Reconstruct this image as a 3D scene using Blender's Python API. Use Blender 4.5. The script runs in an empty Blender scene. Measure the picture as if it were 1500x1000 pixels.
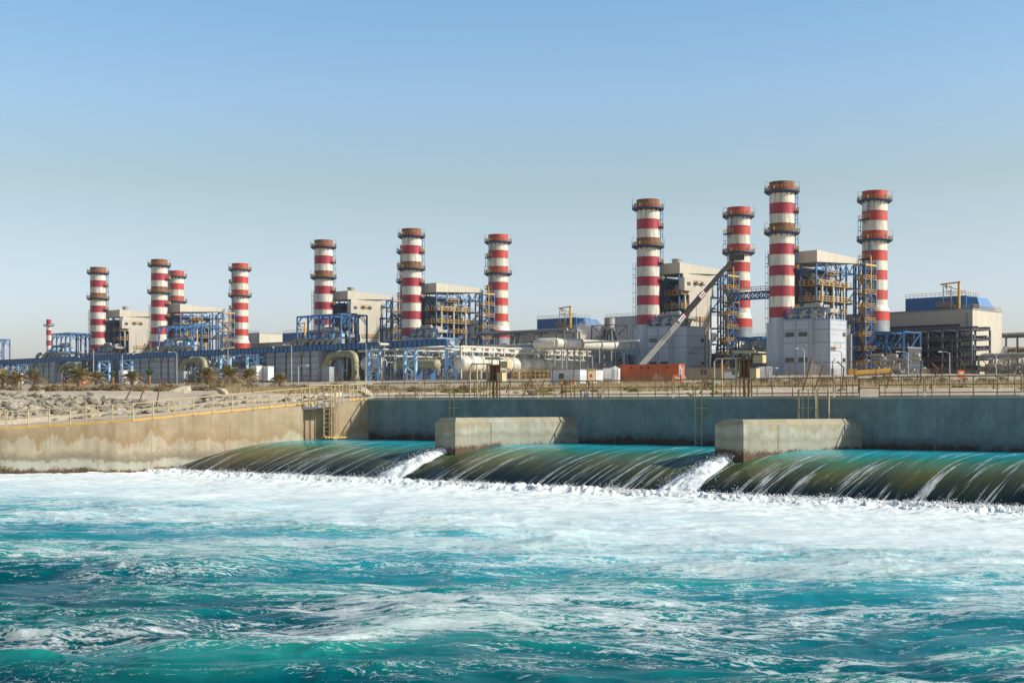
import bpy, bmesh, math, random
import numpy as np
from mathutils import Vector, Matrix, noise
R=random.Random(7)
HAZE=.00006
S=bpy.context.scene; COL=S.collection
F=2060.0; CX=750.0; HY=594.0; CZ=4.2
def W(px,py,d): return Vector(((px-CX)/F*d, d, CZ-(py-HY)/F*d))
# ------------------------------------------------------------------ materials
MAT={}
def mat(n,col,rough=.6,metal=0,var=.12,scale=.6,col2=None,streak=0,bump=0,bscale=8,rib=0,spec=.5):
    m=bpy.data.materials.new(n); m.use_nodes=True; nt=m.node_tree; N=nt.nodes; L=nt.links
    b=N['Principled BSDF']; b.inputs['Roughness'].default_value=rough; b.inputs['Metallic'].default_value=metal
    b.inputs['Specular IOR Level'].default_value=spec
    tc=N.new('ShaderNodeTexCoord'); mp=N.new('ShaderNodeMapping'); L.new(tc.outputs['Object'],mp.inputs['Vector'])
    no=N.new('ShaderNodeTexNoise'); no.inputs['Scale'].default_value=scale; no.inputs['Detail'].default_value=7; no.inputs['Roughness'].default_value=.65
    L.new(mp.outputs['Vector'],no.inputs['Vector'])
    rp=N.new('ShaderNodeValToRGB'); rp.color_ramp.elements[0].position=.3; rp.color_ramp.elements[1].position=.7
    c1=[max(0,c*(1-var)) for c in col]; c2=[min(1,c*(1+var)) for c in col]
    if col2: c1=list(col2)
    rp.color_ramp.elements[0].color=(*c1,1); rp.color_ramp.elements[1].color=(*c2,1)
    L.new(no.outputs['Fac'],rp.inputs['Fac']); out=rp.outputs['Color']
    if streak:
        mp2=N.new('ShaderNodeMapping'); mp2.inputs['Scale'].default_value=(1,1,.08); L.new(tc.outputs['Object'],mp2.inputs['Vector'])
        n2=N.new('ShaderNodeTexNoise'); n2.inputs['Scale'].default_value=1.3; n2.inputs['Detail'].default_value=5; L.new(mp2.outputs['Vector'],n2.inputs['Vector'])
        r2=N.new('ShaderNodeValToRGB'); r2.color_ramp.elements[0].position=.38; r2.color_ramp.elements[1].position=.62
        r2.color_ramp.elements[0].color=(1-streak,1-streak*1.1,1-streak*1.3,1); r2.color_ramp.elements[1].color=(1,1,1,1)
        L.new(n2.outputs['Fac'],r2.inputs['Fac']); mx=N.new('ShaderNodeMixRGB'); mx.blend_type='MULTIPLY'; mx.inputs['Fac'].default_value=1
        L.new(out,mx.inputs['Color1']); L.new(r2.outputs['Color'],mx.inputs['Color2']); out=mx.outputs['Color']
    L.new(out,b.inputs['Base Color'])
    h=None
    if bump:
        n3=N.new('ShaderNodeTexNoise'); n3.inputs['Scale'].default_value=bscale; n3.inputs['Detail'].default_value=6; L.new(tc.outputs['Object'],n3.inputs['Vector'])
        bp=N.new('ShaderNodeBump'); bp.inputs['Strength'].default_value=bump; bp.inputs['Distance'].default_value=.1
        L.new(n3.outputs['Fac'],bp.inputs['Height']); L.new(bp.outputs['Normal'],b.inputs['Normal'])
    if rib:
        wv=N.new('ShaderNodeTexWave'); wv.inputs['Scale'].default_value=rib; wv.wave_profile='SIN'; wv.bands_direction='DIAGONAL'
        mp3=N.new('ShaderNodeMapping'); mp3.inputs['Scale'].default_value=(1,1,0); L.new(tc.outputs['Object'],mp3.inputs['Vector']); L.new(mp3.outputs['Vector'],wv.inputs['Vector'])
        bp=N.new('ShaderNodeBump'); bp.inputs['Strength'].default_value=.5; bp.inputs['Distance'].default_value=.08
        L.new(wv.outputs['Fac'],bp.inputs['Height']); L.new(bp.outputs['Normal'],b.inputs['Normal'])
    MAT[n]=m; return m
mat('crimson',(.40,.025,.05),.5,var=.22,scale=.4,streak=.3)
mat('orange_red',(.50,.045,.03),.5,var=.15,scale=.4,streak=.2)
mat('band_white',(.74,.71,.60),.5,var=.08,scale=.5,streak=.34)
mat('rust',(.26,.11,.05),.8,var=.45,scale=1.2,streak=.3)
mat('rust_red',(.52,.09,.03),.7,var=.3,scale=1.2,streak=.2)
mat('rust_steel',(.20,.09,.04),.9,var=.4,scale=3)
mat('navy',(.02,.055,.12),.6,var=.2)
mat('yellow',(.62,.34,.04),.5,var=.25,scale=1.5)
mat('mustard',(.42,.27,.07),.6,var=.25,scale=1.5)
mat('blue_steel',(.03,.14,.34),.45,var=.2,scale=.8,streak=.15)
mat('blue_deep',(.01,.14,.36),.45,var=.2,scale=.8,streak=.2)
mat('sky_blue',(.36,.64,.90),.45,var=.12,scale=.8,streak=.1)
mat('blue_clad',(.02,.17,.42),.5,var=.12,scale=.3,rib=3,streak=.1)
mat('cladding',(.50,.53,.56),.55,var=.08,scale=.25,streak=.12,rib=3)
mat('clad_trim',(.30,.35,.42),.55,var=.1)
mat('evaporator_grey',(.54,.56,.55),.55,var=.12,scale=.5,streak=.2,rib=2)
mat('cream',(.58,.53,.43),.6,var=.06,scale=.2,streak=.1,rib=3)
mat('tan',(.36,.30,.21),.7,var=.1,scale=.2,streak=.12,rib=3)
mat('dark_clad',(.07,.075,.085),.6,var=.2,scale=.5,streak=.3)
mat('dark_steel',(.07,.08,.09),.5,var=.25)
mat('grey_steel',(.30,.32,.33),.45,.2,var=.2,streak=.1)
mat('pipe_white',(.66,.63,.54),.45,var=.1,scale=.7,streak=.18)
mat('pipe_beige',(.50,.46,.37),.5,var=.18,scale=.7,streak=.2)
mat('pipe_olive',(.42,.38,.22),.6,var=.2,scale=.8,streak=.2)
mat('duct_grey',(.40,.39,.35),.55,.1,var=.15,scale=.8,streak=.2)
mat('window_dark',(.04,.045,.05),.25,var=.1)
mat('rail_olive',(.31,.23,.11),.6,var=.25,scale=3)
mat('rail_tan',(.55,.42,.22),.6,var=.2,scale=3)
mat('kick_ochre',(.72,.42,.09),.6,var=.2,scale=2)
mat('container_red',(.66,.12,.025),.5,var=.15,scale=.8,rib=5,streak=.15)
mat('container_orange',(.60,.16,.07),.5,var=.12,rib=5)
mat('sign_orange',(.8,.19,.03),.5,var=.08)
mat('white_paint',(.78,.78,.78),.4,var=.05,streak=.08)
mat('grey_paint',(.22,.25,.30),.5,var=.1)
mat('boom_dark',(.02,.02,.019),.8,var=.2)
mat('boom_pale',(.26,.26,.235),.5,var=.15,streak=.1)
mat('lettering_red',(.55,.03,.03),.5)
mat('tyre',(.02,.02,.02),.9)
mat('lamp_grey',(.42,.42,.39),.5,.2)
mat('concrete_pale',(.50,.44,.34),.85,var=.15,scale=1.2,bump=.4,bscale=6)
mat('concrete_grey',(.36,.32,.25),.85,var=.2,scale=1.2,bump=.4)
mat('rock',(.40,.35,.26),.95,var=.35,scale=1.5,bump=1,bscale=4)
mat('rock_dark',(.27,.235,.17),.95,var=.35,scale=1.5,bump=1,bscale=4)
mat('trunk',(.25,.17,.10),.95,var=.35,scale=4,bump=1,bscale=12)
mat('trunk_orange',(.42,.20,.09),.95,var=.3,scale=4)
mat('frond',(.22,.20,.08),.7,var=.35,scale=2)
mat('frond_dry',(.42,.32,.17),.8,var=.3,scale=2)
mat('frond_green',(.06,.13,.03),.7,var=.3,scale=2)
mat('scrub',(.27,.20,.10),.9,var=.35,scale=2)
mat('scrub_green',(.30,.26,.06),.9,var=.35,scale=2)
def node_mat(n):
    m=bpy.data.materials.new(n); m.use_nodes=True; MAT[n]=m; return m,m.node_tree.nodes,m.node_tree.links,m.node_tree.nodes['Principled BSDF']
def nz(N,L,vec,scale,detail=6,rough=.6,dist=0,sc=None):
    if sc:
        mp=N.new('ShaderNodeMapping'); mp.inputs['Scale'].default_value=sc; L.new(vec,mp.inputs['Vector']); vec=mp.outputs['Vector']
    t=N.new('ShaderNodeTexNoise'); t.inputs['Scale'].default_value=scale; t.inputs['Detail'].default_value=detail; t.inputs['Roughness'].default_value=rough; t.inputs['Distortion'].default_value=dist
    L.new(vec,t.inputs['Vector']); return t.outputs['Fac']
def mth(N,L,op,a,b=None,c=None,cl=False):
    t=N.new('ShaderNodeMath'); t.operation=op; t.use_clamp=cl
    for i,v in enumerate((a,b,c)):
        if v is None: continue
        if isinstance(v,(int,float)): t.inputs[i].default_value=v
        else: L.new(v,t.inputs[i])
    return t.outputs[0]
def ramp(N,L,f,els,interp='LINEAR'):
    t=N.new('ShaderNodeValToRGB'); cr=t.color_ramp; cr.interpolation=interp
    while len(cr.elements)<len(els): cr.elements.new(.5)
    for e,(p,c) in zip(cr.elements,els): e.position=p; e.color=(*c,1) if len(c)==3 else c
    L.new(f,t.inputs['Fac']); return t.outputs['Color']
def mixc(N,L,f,a,b,mode='MIX'):
    t=N.new('ShaderNodeMixRGB'); t.blend_type=mode
    for k,v in (('Fac',f),('Color1',a),('Color2',b)):
        if isinstance(v,(int,float)): t.inputs[k].default_value=v
        elif isinstance(v,tuple): t.inputs[k].default_value=(*v,1)
        else: L.new(v,t.inputs[k])
    return t.outputs['Color']
# water-stained canal concrete: height bands of real deposits (marine growth below, salt line, brown runs from the coping)
def wallmat(n,base,runs,low,zr,white=.5,wl=0.0,lowh=.9,wob=3.0):
    m,N,L,b=node_mat(n); g=N.new('ShaderNodeNewGeometry').outputs['Position']
    sp=N.new('ShaderNodeSeparateXYZ'); L.new(g,sp.inputs[0]); z=sp.outputs['Z']
    big=nz(N,L,g,.3,7,.65); fine=nz(N,L,g,3,8,.75); st=nz(N,L,g,.8,8,.7,.6,(1,1,.08)); mid=nz(N,L,g,1.2,7,.7)
    c=ramp(N,L,mid,[(.3,tuple(x*.74 for x in base)),(.7,tuple(min(1,x*1.12) for x in base))])
    zz=mth(N,L,'ADD',z,mth(N,L,'MULTIPLY',mth(N,L,'SUBTRACT',st,.5),wob)); zz=mth(N,L,'ADD',zz,mth(N,L,'MULTIPLY',mth(N,L,'SUBTRACT',big,.5),3))
    run=ramp(N,L,mth(N,L,'SUBTRACT',zz,zr),[(.0,(0,0,0)),(.12,(.9,.9,.9)),(1,(.45,.45,.45))])
    c=mixc(N,L,mth(N,L,'MULTIPLY',run,mth(N,L,'ADD',mth(N,L,'MULTIPLY',fine,.8),.35)),c,runs)
    z2=mth(N,L,'ADD',mth(N,L,'SUBTRACT',z,wl),mth(N,L,'MULTIPLY',mth(N,L,'SUBTRACT',fine,.5),1.0)); z2=mth(N,L,'ADD',z2,mth(N,L,'MULTIPLY',mth(N,L,'SUBTRACT',big,.5),1.2))
    lo=ramp(N,L,mth(N,L,'DIVIDE',z2,lowh*2),[(.0,(1,1,1)),(.4,(.8,.8,.8)),(.62,(0,0,0))])
    c=mixc(N,L,mth(N,L,'MULTIPLY',lo,mth(N,L,'ADD',mth(N,L,'MULTIPLY',mid,.9),.25,cl=True)),c,low)
    if white:
        wb=ramp(N,L,z2,[(.12,(0,0,0)),(.3,(1,1,1)),(.62,(1,1,1)),(.8,(0,0,0))])
        c=mixc(N,L,mth(N,L,'MULTIPLY',wb,white),c,(.60,.57,.46))
    wet=ramp(N,L,z2,[(.1,(1,1,1)),(.3,(0,0,0))])
    c=mixc(N,L,mth(N,L,'MULTIPLY',wet,.9),c,(.10,.05,.025))
    vs_=ramp(N,L,nz(N,L,g,.7,6,.7,0,(1,1,.02)),[(.35,(.72,.74,.74)),(.6,(1.0,1.0,1.0))]); c=mixc(N,L,1.0,c,vs_,'MULTIPLY')
    sp2=ramp(N,L,nz(N,L,g,9,4,.7),[(.62,(0,0,0)),(.68,(1,1,1))]); sp3=ramp(N,L,big,[(.45,(0,0,0)),(.6,(1,1,1))])
    c=mixc(N,L,mth(N,L,'MULTIPLY',mth(N,L,'MULTIPLY',sp2,sp3),.7),c,(.60,.54,.38))
    cr=ramp(N,L,nz(N,L,g,.9,2,.5,0,(1,1,.03)),[(.492,(0,0,0)),(.5,(1,1,1)),(.508,(0,0,0))])
    c=mixc(N,L,mth(N,L,'MULTIPLY',cr,.5),c,tuple(x*.9 for x in runs))
    L.new(c,b.inputs['Base Color']); b.inputs['Roughness'].default_value=.85
    bp=N.new('ShaderNodeBump'); bp.inputs['Strength'].default_value=.35; bp.inputs['Distance'].default_value=.06; L.new(fine,bp.inputs['Height']); L.new(bp.outputs['Normal'],b.inputs['Normal'])
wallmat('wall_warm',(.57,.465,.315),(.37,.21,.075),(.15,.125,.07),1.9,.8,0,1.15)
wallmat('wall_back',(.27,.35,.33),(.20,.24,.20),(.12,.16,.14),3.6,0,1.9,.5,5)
wallmat('pier_concrete',(.45,.43,.33),(.34,.27,.15),(.13,.11,.06),3.0,.35,1.68,.85,2.4)
# sand
m,N,L,b=node_mat('sand'); g=N.new('ShaderNodeNewGeometry').outputs['Position']
c=ramp(N,L,nz(N,L,g,.06,7,.6),[(.35,(.45,.36,.26)),(.6,(.64,.54,.42))])
c=mixc(N,L,ramp(N,L,nz(N,L,g,1.4,8,.75),[(.45,(0,0,0)),(.75,(.55,.55,.55))]),c,(.36,.28,.18))
L.new(c,b.inputs['Base Color']); b.inputs['Roughness'].default_value=.95
bp=N.new('ShaderNodeBump'); bp.inputs['Strength'].default_value=.7; bp.inputs['Distance'].default_value=.3; L.new(nz(N,L,g,.8,8,.7),bp.inputs['Height']); L.new(bp.outputs['Normal'],b.inputs['Normal'])
# lower churning water: colour from aeration (attribute foam) broken up by fine noise, crest translucency painted in
m,N,L,b=node_mat('sea'); g=N.new('ShaderNodeNewGeometry').outputs['Position']
at=N.new('ShaderNodeAttribute'); at.attribute_name='foam'; fo=at.outputs['Fac']
ae=N.new('ShaderNodeAttribute'); ae.attribute_name='aer'; aer=ae.outputs['Fac']
f1=nz(N,L,g,1.6,9,.70,1.1,(.5,2.0,1)); f2=nz(N,L,g,9,6,.7,.4,(1,1.6,1)); f3=nz(N,L,g,1.0,8,.7,1.2,(1,2.6,1))
web=mth(N,L,'ABSOLUTE',mth(N,L,'SUBTRACT',f3,.5))
t=mth(N,L,'ADD',fo,mth(N,L,'MULTIPLY',mth(N,L,'SUBTRACT',f1,.5),1.7))
t=mth(N,L,'ADD',t,mth(N,L,'MULTIPLY',mth(N,L,'SUBTRACT',f2,.5),.65))
t=mth(N,L,'ADD',t,mth(N,L,'MULTIPLY',mth(N,L,'SUBTRACT',.05,web),.9))
lace=mth(N,L,'ABSOLUTE',mth(N,L,'SUBTRACT',nz(N,L,g,1.9,6,.66,1.4,(.7,1.5,1)),.5)); lg=nz(N,L,g,.35,5,.6,.5,(.5,1.6,1))
ll=mth(N,L,'MULTIPLY',ramp(N,L,lace,[(0,(1,1,1)),(.018,(.3,.3,.3)),(.035,(0,0,0))]),ramp(N,L,lg,[(.44,(0,0,0)),(.56,(1,1,1))]))
spk=ramp(N,L,nz(N,L,g,16,3,.6,0,(.6,1.3,1)),[(.64,(0,0,0)),(.69,(1,1,1))]); spk=mth(N,L,'MULTIPLY',spk,ramp(N,L,lg,[(.40,(0,0,0)),(.6,(1,1,1))]))
t=mth(N,L,'ADD',t,mth(N,L,'ADD',mth(N,L,'MULTIPLY',ll,.5),mth(N,L,'MULTIPLY',spk,.4)))
ff=ramp(N,L,mth(N,L,'MULTIPLY',t,.75),[(.34,(0,0,0)),(.41,(.45,.45,.45)),(.60,(.62,.62,.62)),(.85,(1,1,1))])
deep=ramp(N,L,aer,[(0,(.0005,.040,.055)),(.25,(.0,.115,.14)),(.5,(.015,.26,.31)),(.75,(.14,.47,.55)),(1,(.50,.74,.78))])
ah=N.new('ShaderNodeAttribute'); ah.attribute_name='hgt'
deep=mixc(N,L,mth(N,L,'MULTIPLY',ramp(N,L,ah.outputs['Fac'],[(.45,(0,0,0)),(.85,(1,1,1))]),.7),deep,(.02,.32,.27))  # green on raised water paints in light shining through the crests
c=mixc(N,L,ff,deep,(.88,.92,.89))
L.new(c,b.inputs['Base Color'])
L.new(mth(N,L,'ADD',mth(N,L,'MULTIPLY',ff,.4),.24),b.inputs['Roughness']); b.inputs['IOR'].default_value=1.16
bp=N.new('ShaderNodeBump'); bp.inputs['Strength'].default_value=.3; bp.inputs['Distance'].default_value=.07
hh=mth(N,L,'ADD',mth(N,L,'MULTIPLY',f1,.7),mth(N,L,'MULTIPLY',f2,.35)); L.new(hh,bp.inputs['Height']); L.new(bp.outputs['Normal'],b.inputs['Normal'])
# sheet of water over the weir: object x along crest, y along flow
m,N,L,b=node_mat('weir_water'); o=N.new('ShaderNodeTexCoord').outputs['Object']
sp=N.new('ShaderNodeSeparateXYZ'); L.new(o,sp.inputs[0]); s=sp.outputs['Y']
at=N.new('ShaderNodeAttribute'); at.attribute_name='foam'; fo=at.outputs['Fac']
wob=nz(N,L,o,.25,3,.5,0,(1,.3,.0))
sv=mth(N,L,'ADD',s,mth(N,L,'MULTIPLY',mth(N,L,'SUBTRACT',wob,.5),4))
c=ramp(N,L,mth(N,L,'DIVIDE',sv,15),[(.06,(.0,.15,.22)),(.36,(.0,.38,.46)),(.46,(.005,.30,.28)),(.56,(.055,.19,.075)),(.70,(.10,.105,.02)),(.86,(.010,.020,.022))])
alg=nz(N,L,o,.5,4,.6,.4,(1,.10,.0)); dk=ramp(N,L,mth(N,L,'DIVIDE',sv,15),[(.35,(0,0,0)),(.7,(1,1,1))]); c=mixc(N,L,mth(N,L,'MULTIPLY',dk,ramp(N,L,alg,[(.38,(0,0,0)),(.66,(.75,.75,.75))])),c,(.010,.022,.024))
a1=nz(N,L,o,.95,4,.62,.10,(1,.030,.0)); a2=nz(N,L,o,2.2,5,.65,.3,(1,.05,.0)); a3=nz(N,L,o,.3,3,.5)
t=mth(N,L,'ABSOLUTE',mth(N,L,'SUBTRACT',a1,.52)); ln=ramp(N,L,t,[(0,(1,1,1)),(.008,(.9,.9,.9)),(.024,(0,0,0))])
t2=mth(N,L,'ABSOLUTE',mth(N,L,'SUBTRACT',nz(N,L,o,2.6,4,.6,.3,(1,.03,.0)),.47)); ln=mth(N,L,'MAXIMUM',ln,mth(N,L,'MULTIPLY',ramp(N,L,t2,[(0,(1,1,1)),(.014,(0,0,0))]),.22))
gate=mth(N,L,'MULTIPLY',ramp(N,L,mth(N,L,'ADD',mth(N,L,'MULTIPLY',a2,.7),mth(N,L,'MULTIPLY',a3,.3)),[(.42,(0,0,0)),(.56,(1,1,1))]),ramp(N,L,nz(N,L,o,7,5,.7,0,(1,.3,.0)),[(.32,(.1,.1,.1)),(.55,(1,1,1))]))
ed=ramp(N,L,mth(N,L,'DIVIDE',sv,15),[(.2,(0,0,0)),(.4,(.9,.9,.9)),(1,(1,1,1))])
fl=mth(N,L,'MULTIPLY',mth(N,L,'MULTIPLY',ln,gate),mth(N,L,'MULTIPLY',ed,.85))
dots=ramp(N,L,nz(N,L,o,13,4,.7,0,(1,.3,.0)),[(.66,(0,0,0)),(.70,(1,1,1))])
fl=mth(N,L,'MAXIMUM',fl,mth(N,L,'MULTIPLY',mth(N,L,'MULTIPLY',dots,ed),.25))
fb=ramp(N,L,mth(N,L,'ADD',fo,mth(N,L,'MULTIPLY',mth(N,L,'SUBTRACT',a2,.5),1.3)),[(.45,(0,0,0)),(.62,(1,1,1))])
fl=mth(N,L,'MAXIMUM',fl,fb,cl=True)
c=mixc(N,L,fl,c,(.78,.82,.82)); L.new(c,b.inputs['Base Color'])
L.new(mth(N,L,'ADD',mth(N,L,'MULTIPLY',fl,.5),.2),b.inputs['Roughness']); b.inputs['IOR'].default_value=1.18
bp=N.new('ShaderNodeBump'); bp.inputs['Strength'].default_value=.28; bp.inputs['Distance'].default_value=.12
L.new(mth(N,L,'ADD',a1,mth(N,L,'MULTIPLY',nz(N,L,o,3,5,.6,.2,(1,.12,.0)),.6)),bp.inputs['Height']); L.new(bp.outputs['Normal'],b.inputs['Normal'])
m,N,L,b=node_mat('foam_white'); b.inputs['Base Color'].default_value=(.86,.88,.88,1); b.inputs['Roughness'].default_value=.8
# chain link: wires with real gaps
m,N,L,b=node_mat('chain_link'); o=N.new('ShaderNodeTexCoord').outputs['Object']
sp=N.new('ShaderNodeSeparateXYZ'); L.new(o,sp.inputs[0])
def wires(sgn):
    v=mth(N,L,'MULTIPLY',mth(N,L,'ADD',sp.outputs['X'],mth(N,L,'MULTIPLY',sp.outputs['Z'],sgn)),7.0)
    return mth(N,L,'LESS_THAN',mth(N,L,'FRACT',v),.13)
b.inputs['Base Color'].default_value=(.30,.22,.13,1); b.inputs['Roughness'].default_value=.8
L.new(mth(N,L,'MAXIMUM',wires(1),wires(-1)),b.inputs['Alpha'])
# ------------------------------------------------------------------ mesh builder
class MB:
    def __init__(s): s.v=[]; s.f=[]; s.m=[]; s.sm=[]
    def add(s,vs,fs,mi=0,smooth=False):
        o=len(s.v); s.v+= [tuple(p) for p in vs]
        for f in fs: s.f.append(tuple(o+i for i in f)); s.m.append(mi); s.sm.append(smooth)
    def box(s,x0,x1,y0,y1,z0,z1,mi=0):
        s.add([(x0,y0,z0),(x1,y0,z0),(x1,y1,z0),(x0,y1,z0),(x0,y0,z1),(x1,y0,z1),(x1,y1,z1),(x0,y1,z1)],
              [(0,3,2,1),(4,5,6,7),(0,1,5,4),(1,2,6,5),(2,3,7,6),(3,0,4,7)],mi); return s
    def hexa(s,bot,top,mi=0):
        s.add(list(bot)+list(top),[(0,3,2,1),(4,5,6,7),(0,1,5,4),(1,2,6,5),(2,3,7,6),(3,0,4,7)],mi); return s
    def beam(s,p,q,w=.2,h=None,mi=0):
        p=Vector(p);q=Vector(q);d=q-p
        if d.length<1e-5: return s
        h=h or w; d.normalize(); up=Vector((0,0,1)) if abs(d.z)<.95 else Vector((1,0,0))
        a=d.cross(up).normalized()*w/2; b=a.cross(d).normalized()*h/2
        s.hexa([p-a-b,p+a-b,p+a+b,p-a+b],[q-a-b,q+a-b,q+a+b,q-a+b],mi); return s
    def tube(s,pts,r,n=10,mi=0,cap=True,dome=False):
        pts=[Vector(p) for p in pts]; rings=[]
        rs=r if isinstance(r,(list,tuple)) else [r]*len(pts)
        last=None
        for i,p in enumerate(pts):
            t=(pts[min(i+1,len(pts)-1)]-pts[max(i-1,0)]).normalized()
            if last is None:
                up=Vector((0,0,1)) if abs(t.z)<.9 else Vector((1,0,0)); a=t.cross(up).normalized()
            else: a=(last-t*last.dot(t)).normalized()
            last=a; b=t.cross(a)
            rings.append([p+(a*math.cos(2*math.pi*k/n)+b*math.sin(2*math.pi*k/n))*rs[i] for k in range(n)])
        vs=[v for rg in rings for v in rg]; fs=[]
        for i in range(len(rings)-1):
            for k in range(n): fs.append((i*n+k,i*n+(k+1)%n,(i+1)*n+(k+1)%n,(i+1)*n+k))
        s.add(vs,fs,mi,True)
        if cap: s.add(rings[0],[tuple(range(n))[::-1]],mi); s.add(rings[-1],[tuple(range(n))],mi)
        return s
    def vessel(s,p,q,r,n=16,mi=0):
        p=Vector(p);q=Vector(q);d=(q-p).normalized()
        pts=[p-d*r*.45,p-d*r*.38,p-d*r*.2,p,q,q+d*r*.2,q+d*r*.38,q+d*r*.45]
        s.tube(pts,[r*.05,r*.55,r*.87,r,r,r*.87,r*.55,r*.05],n,mi); return s
    def lathe(s,prof,c=(0,0,0),n=32,mis=None,mi=0,smooth=True):
        c=Vector(c)
        for i in range(len(prof)-1):
            (r0,z0),(r1,z1)=prof[i],prof[i+1]; vs=[];fs=[]
            for k in range(n):
                a=2*math.pi*k/n; vs+=[(c.x+r0*math.cos(a),c.y+r0*math.sin(a),c.z+z0),(c.x+r1*math.cos(a),c.y+r1*math.sin(a),c.z+z1)]
            for k in range(n): j=(k+1)%n; fs.append((2*k,2*j,2*j+1,2*k+1))
            s.add(vs,fs,mis[i] if mis else mi,smooth)
        return s
    def arc(s,p,c,q,r,n=10,seg=6,mi=0):   # smooth elbow p -> q about corner c
        p=Vector(p);c=Vector(c);q=Vector(q); s.tube([(1-t)**2*p+2*t*(1-t)*c+t*t*q for t in [i/seg for i in range(seg+1)]],r,n,mi); return s
    def build(s,name,mats,parent=None,loc=None,rz=0):
        me=bpy.data.meshes.new(name); me.from_pydata(s.v,[],s.f)
        if isinstance(mats,str): mats=[mats]
        for k in mats: me.materials.append(MAT[k])
        me.polygons.foreach_set('material_index',s.m); me.polygons.foreach_set('use_smooth',s.sm); me.update()
        o=bpy.data.objects.new(name,me); COL.objects.link(o)
        if parent: o.parent=parent
        if loc is not None: o.location=loc
        if rz: o.rotation_euler=(0,0,rz)
        return o
def tag(o,label,cat,group=None,kind=None):
    if label: o['label']=label
    if cat: o['category']=cat
    if group: o['group']=group
    if kind: o['kind']=kind
    return o
def empty(name,loc,rz,label,cat,group=None):
    o=bpy.data.objects.new(name,None); COL.objects.link(o); o.location=loc; o.rotation_euler=(0,0,rz); o.empty_display_size=.5
    return tag(o,label,cat,group)
def dup(root,loc,rz=None,label=None,group=None,scale=None):
    def cp(o,par):
        c=o.copy(); COL.objects.link(c); c.parent=par
        for ch in list(o.children): cp(ch,c)
        return c
    kids=list(root.children); r=root.copy(); COL.objects.link(r); r.location=loc
    if rz is not None: r.rotation_euler=(0,0,rz)
    if scale is not None: r.scale=(scale,)*3 if isinstance(scale,(int,float)) else scale
    if label: r['label']=label
    if group: r['group']=group
    for k in kids: cp(k,r)
    return r
def struct(o): o['kind']='structure'; return o
def simple(name,mb,mats,loc,rz,label,cat,group=None): return tag(mb.build(name,mats,None,loc,rz),label,cat,group)
# ------------------------------------------------------------------ plant frame
UX,UY=.725,-.689; VX,VY=.689,.725; UVR=math.atan2(UY,UX); O0=(76.,396.); GZ=12.
def PL(a,b,z=0): return Vector((O0[0]+UX*a+VX*b,O0[1]+UY*a+VY*b,z))
def au(px,b):
    r=(px-CX)/F; return (r*(O0[1]+VY*b)-O0[0]-VX*b)/(UX-r*UY)
def bv(px,a):
    r=(px-CX)/F; return (r*(O0[1]+UY*a)-O0[0]-UX*a)/(VX-r*VY)
def zp(py,p): return CZ+(HY-py)/F*p.y
A3=Vector((41.6,430,GZ)); B3=Vector((76,396,GZ)); C3=Vector((106.5,413,GZ)); D3=Vector((72,447,GZ))
OFF=[Vector((-229,210,0)),Vector((-113.3,105,0)),Vector((0,0,0))]
# ------------------------------------------------------------------ canal plan and ground
E=Vector((.798,-.602,0)); NF=Vector((-.602,-.798,0)); PD=Vector((-.83,-.56,0)).normalized(); PN=Vector((.56,-.83,0)).normalized()
CC=Vector((-10,98,0))
poly=[(-400,80,2.0),(-160,84,2.1),(-80,86,2.3),(-45,87,2.5),(-32,88,2.66),(-24,89.3,3.2),(-20.8,90.9,3.54),(-12.5,96.3,4.40),(-10,98,4.6),(25.8,71,4.6),(70,37.7,4.6),(140,-15,4.6)]
def wallpt(px):
    r=(px-CX)/F
    for i in range(len(poly)-1):
        x0,y0,z0=poly[i];x1,y1,z1=poly[i+1]
        g0=x0-r*y0;g1=x1-r*y1
        if g0<=0<=g1:
            t=-g0/(g1-g0); return Vector((x0+(x1-x0)*t,y0+(y1-y0)*t,z0+(z1-z0)*t))
    return Vector((r*60,60,4.6))
def lerp(x,pts):
    if x<=pts[0][0]: return pts[0][1]
    for (a,b),(c,d) in zip(pts,pts[1:]):
        if x<=c: return b+(d-b)*(x-a)/(c-a)
    return pts[-1][1]
def prof(px):
    w=wallpt(px); d=w.y; z=w.z
    d1=lerp(px,[(0,290),(500,280),(900,200),(3000,170)]); d2=lerp(px,[(-200,520),(250,500),(600,430),(1000,370),(1300,350),(3000,330)])
    z1=lerp(px,[(300,7.3),(900,7.0)])
    return [(d+.2,z-.06),(d+2,z-.02),(d+6,z+.35),(d+12,max(z+.6,3.9 if px<300 else 4.8)),(d+27,5.1),(d1,z1),(d2,GZ),(2600,GZ)]
def G(px,d): return lerp(d,prof(px))
def GP(p): return G(CX+F*p[0]/p[1],p[1])
def ground():
    pxs=list(range(-3000,-200,100))+list(range(-200,1700,12))+list(range(1700,3300,100))
    vs=[];fs=[];nd=0
    for px in pxs:
        w=wallpt(px); pr=prof(px)
        ds=[w.y+.2,w.y+.8]+[w.y+1.5+i*.9 for i in range(32)]
        k=ds[-1]
        while k<360: k*=1.018; ds.append(k)
        ds=ds[:172]; 
        while len(ds)<172: ds.append(ds[-1]*1.018)
        ds+= [380+i*40 for i in range(10)]+[1000,1500,2600]
        ds=sorted(ds)
        if not nd: nd=len(ds)
        for i,d in enumerate(ds):
            X=(px-CX)/F*d; z=lerp(d,pr)
            if i>2 and d<350: z+=.16*noise.noise(Vector((X*.35,d*.35,0)))+.3*noise.noise(Vector((X*.05,d*.05,3)))*min(1,(d-w.y)/30)
            vs.append((X,d,z))
    for i in range(len(pxs)-1):
        for j in range(nd-1): a=i*nd+j; fs.append((a,a+nd,a+nd+1,a+1))
    b=MB(); b.add(vs,fs,0,True); struct(b.build('ground','sand'))
ground()
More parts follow.
